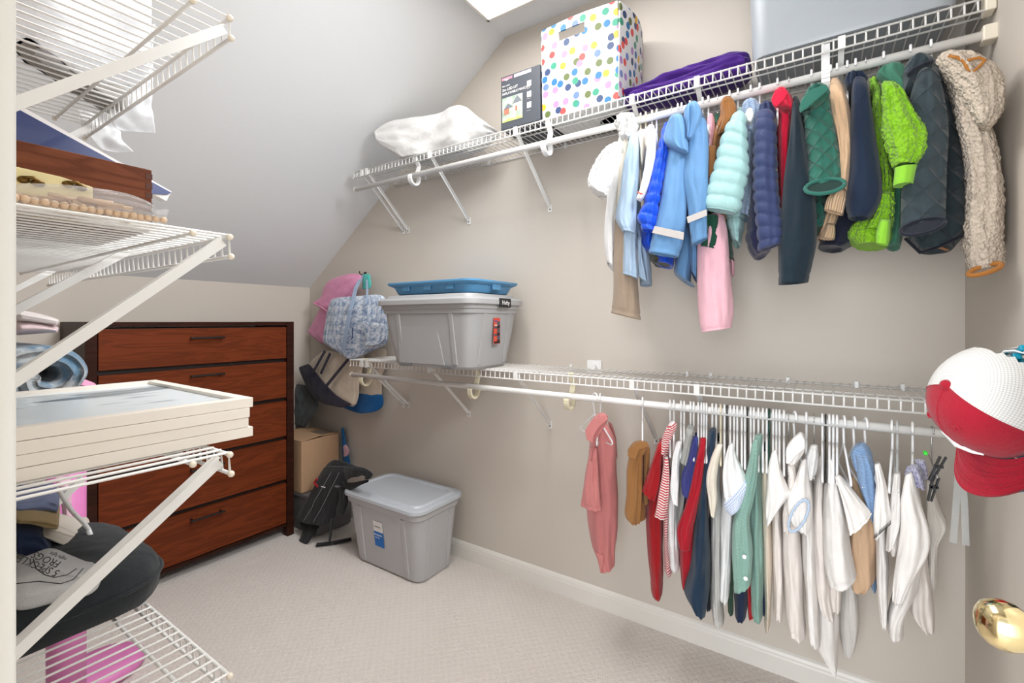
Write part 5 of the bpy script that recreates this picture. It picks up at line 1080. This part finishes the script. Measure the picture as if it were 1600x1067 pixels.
# ---------------------------------------------------------------- hangers
def hanger(kind, m, s=1.0):
    t = thing('clothes_hanger', '', 'hanger')
    r = {'wire': .0013, 'black': .0022}.get(kind, .0031)
    hk_ = [(0.0+.019*math.cos(math.radians(a)), 0, .0215-.019+.019*math.sin(math.radians(a))) for a in range(-35, 200, 18)]
    hk_ = [(-x, y, z) for x, y, z in hk_] if False else hk_
    pts = list(reversed(hk_)); pts = [Vector(p) for p in pts]          # ends at the open tip
    # hook from neck up over the rod
    hk2 = [Vector((.004, 0, -.06)), Vector((.012, 0, -.03)), Vector((.0185, 0, -.006))]+[Vector((.019*math.cos(math.radians(a)), 0, .0025+.019*math.sin(math.radians(a)))) for a in range(10, 200, 17)]
    MB().tube(hk2, r*1.05, 8).build('hook', m, t, smooth=True)
    w_ = .145*s; d_ = .085*s; z0 = -.06
    fr = MB(); fr.tube([(.004, 0, z0), (-.03*s, 0, z0-.014), (-w_, 0, z0-d_), (-w_-.004, 0, z0-d_-.008), (-w_+.004, 0, z0-d_-.014), (0, 0, z0-d_-.016), (w_-.004, 0, z0-d_-.014), (w_+.004, 0, z0-d_-.008), (w_, 0, z0-d_), (.03*s, 0, z0-.014), (.004, 0, z0)], r, 8)
    fr.build('frame', m, t, smooth=True)
    return t
clear = solid('clear_plastic', C(220, 222, 222), .1, alpha=.45, spec=.8)
HM = {'white': M_white, 'cream': solid('cream_hanger', C(232, 222, 196), .4), 'clear': clear, 'wire': solid('steel_wire', C(190, 190, 192), .25, .9),
      'black': solid('black_plastic', C(32, 32, 34), .4), 'green': solid('dark_green_plastic', C(20, 62, 52), .4), 'velvet': solid('thin_white_hanger', C(238, 238, 240), .4)}
protos = {}
def put(u, row, kind, label, group=None, rz=0, s=1.0, v=None):
    z = ZRU if row == 'U' else ZRL
    key = (kind, s)
    if key not in protos: r0 = hanger(kind, HM[kind], s); protos[key] = r0; t = r0
    else:
        src = protos[key]; t = src.copy(); COL.objects.link(t)
        for chd in src.children: c = chd.copy(); COL.objects.link(c); c.parent = t; c.matrix_parent_inverse = Matrix.Identity(4)
        if 'group' in t: del t['group']
    p = P(u, 250, XR)
    t.location = (XR, p.y, z-.0032*0); t.rotation_euler = (0, 0, math.atan2(p.y, p.x)+rz)
    t['label'] = label; t['category'] = 'hanger'
    if group: t['group'] = group
gU = 'hangers on the upper rod'; gL = 'white hangers crowded on the lower rod'
for u, kd, la in ((972, 'clear', 'clear hanger holding the ruffled dress'), (988, 'clear', 'clear hanger right of the ruffled dress'), (1001, 'cream', 'cream hanger, left of the pair left of the bright blue puffer'), (1009, 'cream', 'cream hanger, right of the pair left of the bright blue puffer'),
    (1019, 'white', 'white hanger holding the long-sleeved top with ribbon cuff'), (1026, 'white', 'white hanger immediately left of the bright blue puffer'), (1049, 'wire', 'thin wire hanger holding the bright blue puffer'),
    (1059, 'white', 'white hanger holding the left light blue raincoat'), (1065, 'white', 'white hanger between the two light blue raincoats'), (1078, 'white', 'white hanger holding the right light blue raincoat'),
    (1098, 'white', 'white hanger holding the small pink blouse'), (1107, 'white', 'white hanger holding the bottle green sweater'), (1121, 'wire', 'thin wire hanger left of the caramel corduroy jacket'), (1140, 'white', 'white hanger holding the caramel corduroy jacket'),
    (1153, 'white', 'white hanger holding the mint puffer'), (1173, 'white', 'white hanger holding the pale blue ribbed cardigan'), (1187, 'white', 'white hanger holding the navy puffer'),
    (1215, 'white', 'white hanger holding the bright red fleece'), (1233, 'wire', 'thin wire hanger holding the dark teal fleece'), (1268, 'white', 'white hanger holding the green quilted jacket'),
    (1298, 'white', 'left one of two white hangers holding the tan jacket'), (1308, 'white', 'right one of two white hangers holding the tan jacket'), (1324, 'white', 'left one of two white hangers holding the navy fleece'), (1337, 'white', 'right one of two white hangers holding the navy fleece'),
    (1353, 'wire', 'thin wire hanger holding the lime sherpa fleece'), (1381, 'white', 'white hanger holding the muted green jacket'), (1423, 'white', 'white hanger holding the charcoal quilted coat'), (1455, 'white', 'white hanger holding the cream sherpa jacket')):
    put(u, 'U', kd, la, gU, 0, .8)
crowd = {}; todo = []
for u, kd, la, rz in ((930, 'white', 'white hanger standing out left of the salmon polo', .5), (938, 'white', 'white hanger holding the salmon pink polo', -.1), (1004, 'white', 'white hanger holding the camel brown jacket', 0),
    (1047, 'white', 'white hanger holding the red and white striped shirt', 0), (1053, 'white', 'white hanger right of the striped shirt collar', 0),
    (1096, 'white', 0, 0), (1064, 'white', 0, 0), (1069, 'white', 0, 0), (1079, 'white', 0, 0), (1084, 'white', 0, 0), (1091, 'white', 0, 0), (1100, 'white', 0, 0), (1104, 'white', 0, 0), (1113, 'white', 0, 0),
    (1119, 'white', 0, 0), (1126, 'cream', 'cream hanger left of the black one, behind the off-white bodysuit', 0), (1132, 'white', 0, 0), (1136, 'black', 'black hanger above the off-white bodysuit, left one of two black ones', 0), (1141, 'white', 0, 0), (1147, 'white', 0, 0), (1152, 'white', 0, 0), (1159, 'white', 0, 0),
    (1164, 'white', 0, 0), (1168, 'black', 'black hanger above the green gingham shirt', 0), (1173, 'white', 0, 0), (1178, 'white', 0, 0), (1185, 'white', 0, 0), (1192, 'white', 0, 0), (1198, 'white', 0, 0),
    (1202, 'green', 'dark green hanger hook among the white ones on the lower rod', 0), (1208, 'white', 0, 0), (1213, 'white', 0, 0), (1218, 'white', 0, 0), (1225, 'white', 0, 0), (1232, 'wire', 'thin wire hanger left of the big white collar', 0), (1242, 'white', 'white hanger inside the big white collar', .2),
    (1260, 'white', 'white hanger holding the scalloped blouse', 0), (1272, 'wire', 'wire hook above the puffy white padded cover', 0), (1285, 'white', 0, 0), (1290, 'black', 'black hanger left of the large white polo', 0), (1296, 'white', 'white hanger holding the large white polo', 0),
    (1302, 'white', 0, 0), (1308, 'white', 0, 0), (1319, 'white', 'white hanger just left of the blue rib knit', .12), (1335, 'white', 'white hanger holding the light blue rib knit', .15), (1353, 'white', 'white hanger holding the stitched tee', .2),
    (1394, 'white', 'white hanger holding the short-sleeved shirt', -.05), (1402, 'clear', 'clear hanger behind the short-sleeved shirt', 0), (1426, 'white', 'white hanger holding the white long-sleeved shirt', 0)):
    if not la:
        tgt = [(1074, 'white sweatshirt', 1), (1094, 'grey marl knit and violet-blue tee', 1), (1116, 'teal navy fleece', 1), (1135, 'off-white bodysuit', 1), (1153, 'plaid-cuff tee', 1), (1175, 'green gingham shirt', 1), (1200, 'navy and cream shirts', 1), (1230, 'white wide-sleeved tee', 1), (1289, 'narrow white shirt', 1), (1400, 'large white polo', 1)]
        nm_ = next(n_ for x_, n_, _ in tgt if u < x_); crowd.setdefault(nm_, []).append(u)
        la = (nm_, len(crowd[nm_]))
    todo.append((u, kd, la, rz))
for u, kd, la, rz in todo:
    if isinstance(la, tuple):
        n_ = len(crowd[la[0]]); w_ = {1: ['only plain white hanger'], 2: ['left', 'right'], 3: ['left', 'middle', 'right'], 4: ['leftmost', 'second', 'third', 'rightmost'], 5: ['leftmost', 'second', 'third', 'fourth', 'rightmost']}[n_][la[1]-1]
        put(u, 'L', kd, ('white tube hanger above the '+la[0]) if n_ == 1 else '%s of %s white hangers above the %s' % (w_, {2: 'two', 3: 'three', 4: 'four', 5: 'five'}[n_], la[0]), gL, rz, .85)
    else: put(u, 'L', kd, la, None, rz, .85)
# clip hanger with green size tag, clear strip hanger
t = thing('clip_hanger', 'steel hanger with black clips and green size tag, right end of lower rod', 'hanger', P(1457, 680, XR))
y = P(1457, 680, XR).y; m = MB()
m.tube([(XR+.004, y, ZRL-.085), (XR+.014, y, ZRL-.02)]+[(XR+.0165*math.cos(math.radians(a)), y, ZRL+.0165*math.sin(math.radians(a))) for a in range(0, 200, 17)], .0016, 8)
m.tube([(XR-.13, y+.01, ZRL-.087), (XR+.12, y-.01, ZRL-.087)], .002, 8); m.build('wire_frame', HM['wire'], t, smooth=True)
MB().box((0, 0, 0), (.018, .008, .009)).xf(Matrix.Translation(P(1450, 712, 1.56))).build('size_tag', solid('lime_tag', C(60, 220, 60), .5), t, bevel=.002)
for u0, v0, u1, v1 in ((1469, 713, 1452, 750), (1458, 745, 1450, 782)):
    m = MB(); a, b = P(u0, v0, 1.56), P(u1, v1, 1.56)
    m.bar(a, b, .012, .004, (1, 0, 0)).bar(a+Vector((0, -.011, 0)), b+Vector((0, -.006, 0)), .012, .003, (1, 0, 0)); m.bar(a.lerp(b, .4)+Vector((0, .003, 0)), a.lerp(b, .4)+Vector((0, -.014, 0)), .012, .006, (1, 0, 0)); m.tube([a.lerp(b, .45)+Vector((-.008, -.005, 0)), a.lerp(b, .45)+Vector((.008, -.005, 0))], .004, 8)
    m.build('clip', HM['black'], t)
t = thing('clear_straps', 'pair of clear plastic hanging strips below the red cap', 'strap', P(1500, 745, 1.75))
for a, b, c_ in (((1497, 742), (1494, 790), (1489, 848)), ((1503, 742), (1507, 790), (1509, 852))):
    m = MB(); q = [P(*x, 1.75) for x in (a, b, c_)]
    for i in range(2): m.bar(q[i], q[i+1], .015, .0015, (0, -1, 0))
    m.build('strip', clear, t)
MB().tube([P(1500, 744, 1.75), Vector((1.72, P(1500, 744, 1.75).y, ZRL+.02)), Vector((1.66, P(1500, 744, 1.75).y, ZRL+.015)), Vector((1.642, P(1500, 744, 1.75).y, ZRL))], .0012, 6).build('cord', clear, t)
# ---------------------------------------------------------------- caps on the front wall
def cap(label, top, up, front, cf, cb, cbrim, r=.088, logo=False, button=None):
    up = Vector(up).normalized(); fr_ = Vector(front); fr_ = (fr_-up*fr_.dot(up)).normalized(); sd = up.cross(fr_)
    O = Vector(top)-up*.115
    t = thing('baseball_cap', label, 'cap', O)
    def pt(th, ph, k=1.0):           # th around from front, ph up
        rx = r*(1.0 if math.cos(th) > 0 else 1.06)
        h = .115*math.sin(ph)**.9 if ph > 0 else 0
        return O+(fr_*(rx*1.08*math.cos(th))+sd*(r*.93*math.sin(th)))*(math.cos(ph)**.75)*k+up*h*k
    def panel(nm, t0, t1, m, notch=False):
        V, Fc = [], []; nu, nv = 24, 16
        for s_, k in ((0, 1.0), (1, .975)):
            for j in range(nv+1):
                for i in range(nu+1):
                    th = t0+(t1-t0)*i/nu; ph = (math.pi/2-.001)*j/nv
                    V.append(pt(th, ph, k))
        K = (nu+1)*(nv+1)
        def skip(i, j):
            if not notch: return False
            th = abs(math.degrees(t0+(t1-t0)*(i+.5)/nu)-180); return (th/44)**2+((j+.5)/8)**2 < 1 and j >= 1
        uvs = []
        for k_ in range(2):
            for j in range(nv+1):
                for i in range(nu+1): uvs.append((i/nu*(t1-t0)*r, j/nv*.14))
        for j in range(nv):
            for i in range(nu):
                if skip(i, j): continue
                a = j*(nu+1)+i; Fc.append((a, a+1, a+nu+2, a+nu+1)); Fc.append((a+K, a+K+nu+1, a+K+nu+2, a+K+1))
        for i in range(nu): Fc.append((i, i+K, i+1+K, i+1))
        mesh(nm, V, Fc, m, t, True, uvs)
    R_ = math.radians
    panel('front_panel', R_(-72), R_(0), cf); panel('front_panel', R_(0), R_(72), cf); panel('mesh_panel', R_(72), R_(288), cb, True)
    sm = MB(); sm.tube([pt(R_(0), (math.pi/2-.02)*j/10, 1.002) for j in range(11)], .0012, 5)
    for a in (72, -72): sm.tube([pt(R_(a), (math.pi/2-.02)*j/10, 1.002) for j in range(11)], .0012, 5)
    sm.build('seam', cf, t)
    MB().ball(Vector(top)+up*.0, .0085, 14, 8).build('button', cbrim, t, smooth=True)
    for a in (-28, 28):
        c = pt(R_(a), math.radians(48), 1.01); x = fr_.cross((c-O).normalized()).normalized(); y = (c-O).normalized().cross(x)
        MB().tube([c+x*(.0045*math.cos(i*math.pi/6))+y*(.0045*math.sin(i*math.pi/6)) for i in range(13)], .0015, 6).build('eyelet', cbrim, t)
    # brim
    V, Fc = [], []; nu, nv = 28, 10
    for s_ in (0, 1):
        for j in range(nv+1):
            for i in range(nu+1):
                th = R_(-72+144*i/nu); f = j/nv; base = pt(th, 0)
                L = .074*max(0, math.cos(th*1.15))**.55 if abs(th*1.15) < math.pi/2 else 0
                lat = math.sin(th)
                V.append(base+fr_*(L*f)-up*(.018*f*0+.026*lat*lat*f+.004+s_*.003)-up*.006*f+sd*(lat*.004*f))
    K = (nu+1)*(nv+1)
    for s_ in (0, 1):
        for j in range(nv):
            for i in range(nu):
                a = s_*K+j*(nu+1)+i; q = (a, a+1, a+nu+2, a+nu+1); Fc.append(q if s_ == 0 else tuple(reversed(q)))
    for i in range(nu):
        a = nv*(nu+1)+i; Fc.append((a, a+K, a+1+K, a+1))
    br = mesh('brim', V, Fc, cbrim, t)
    stc = MB()
    for f in (.2, .36, .52, .68, .84):
        j = f*nv; j0 = int(round(j)); stc.tube([V[j0*(nu+1)+i]+up*.0006 for i in range(2, nu-1)], .0007, 4)
    stc.build('stitching', cf, br)
    MB().tube([pt(R_(a), 0, .99)+up*.003 for a in range(150, 211, 10)], .007, 8).build('back_strap', cb, t, smooth=True)
    if logo:
        lg = MB(); c = lambda a, ph: pt(R_(a), R_(ph), 1.015)
        lg.tube([c(-34, 22), c(-24, 22), c(-14, 16), c(-6, 17), c(4, 9), c(16, 8)], [.0014, .0035, .006, .007, .004, .0014], 8)
        lg.tube([c(-24, 14), c(-12, 18), c(-4, 12), c(8, 14)], [.0012, .003, .003, .0012], 8)
        lg.build('white_emblem', M_white, t, smooth=True)
    return t
redcap = cloth('crimson_twill', C(160, 20, 42)); meshw = cloth('white_cap_mesh', C(222, 220, 216), 'check', C(176, 174, 172), pitch=.004)
tealc = cloth('teal_twill', C(10, 140, 168)); blkc = cloth('charcoal_twill', C(44, 50, 60))
topp = P(1478, 601, 1.075)
cap('crimson baseball cap with white mesh back hanging nearest on the right wall', topp, (-.52, .78, .30), (.05, .32, -1), redcap, meshw, redcap, logo=True)
cap('teal cap nested behind the crimson cap on the right wall', topp+Vector((.075, -.06, -.0)), (-.42, .72, .50), (.1, .3, -1), tealc, tealc, tealc, r=.08)
cap('charcoal cap hanging low behind the crimson cap on the right wall', topp+Vector((-.01, -.12, -.05)), (-.35, .75, .3), (.0, .2, -1), blkc, blkc, blkc, r=.08)
hw = thing('cap_rack', 'white hooked cap rack on the right wall with turquoise clips', 'rack', (1.1, YF, 1.3))
MB().box((1.0, YF+.0005, 1.27), (1.2, YF+.012, 1.31)).build('rail', M_white, hw, bevel=.002)
MB().tube([(1.06, YF+.01, 1.29), (1.08, YF+.06, 1.29), P(1600, 552, 1.12), P(1585, 548, 1.13), P(1570, 549, 1.13), P(1562, 556, 1.14)], .0022, 8).build('hook', M_white, hw, smooth=True)
tm = solid('turquoise_plastic', C(10, 150, 180), .4)
for u, v in ((1598, 547), (1587, 560), (1573, 565)): MB().box((-.011, -.006, -.006), (.011, .006, .006)).xf(Matrix.Translation(P(u, v, 1.135))@Matrix.Rotation(.5, 4, 'Y')).build('clip', tm, hw, bevel=.003)
# every child that is still world-placed keeps its parent's inverse; name repeats take Blender's own suffix
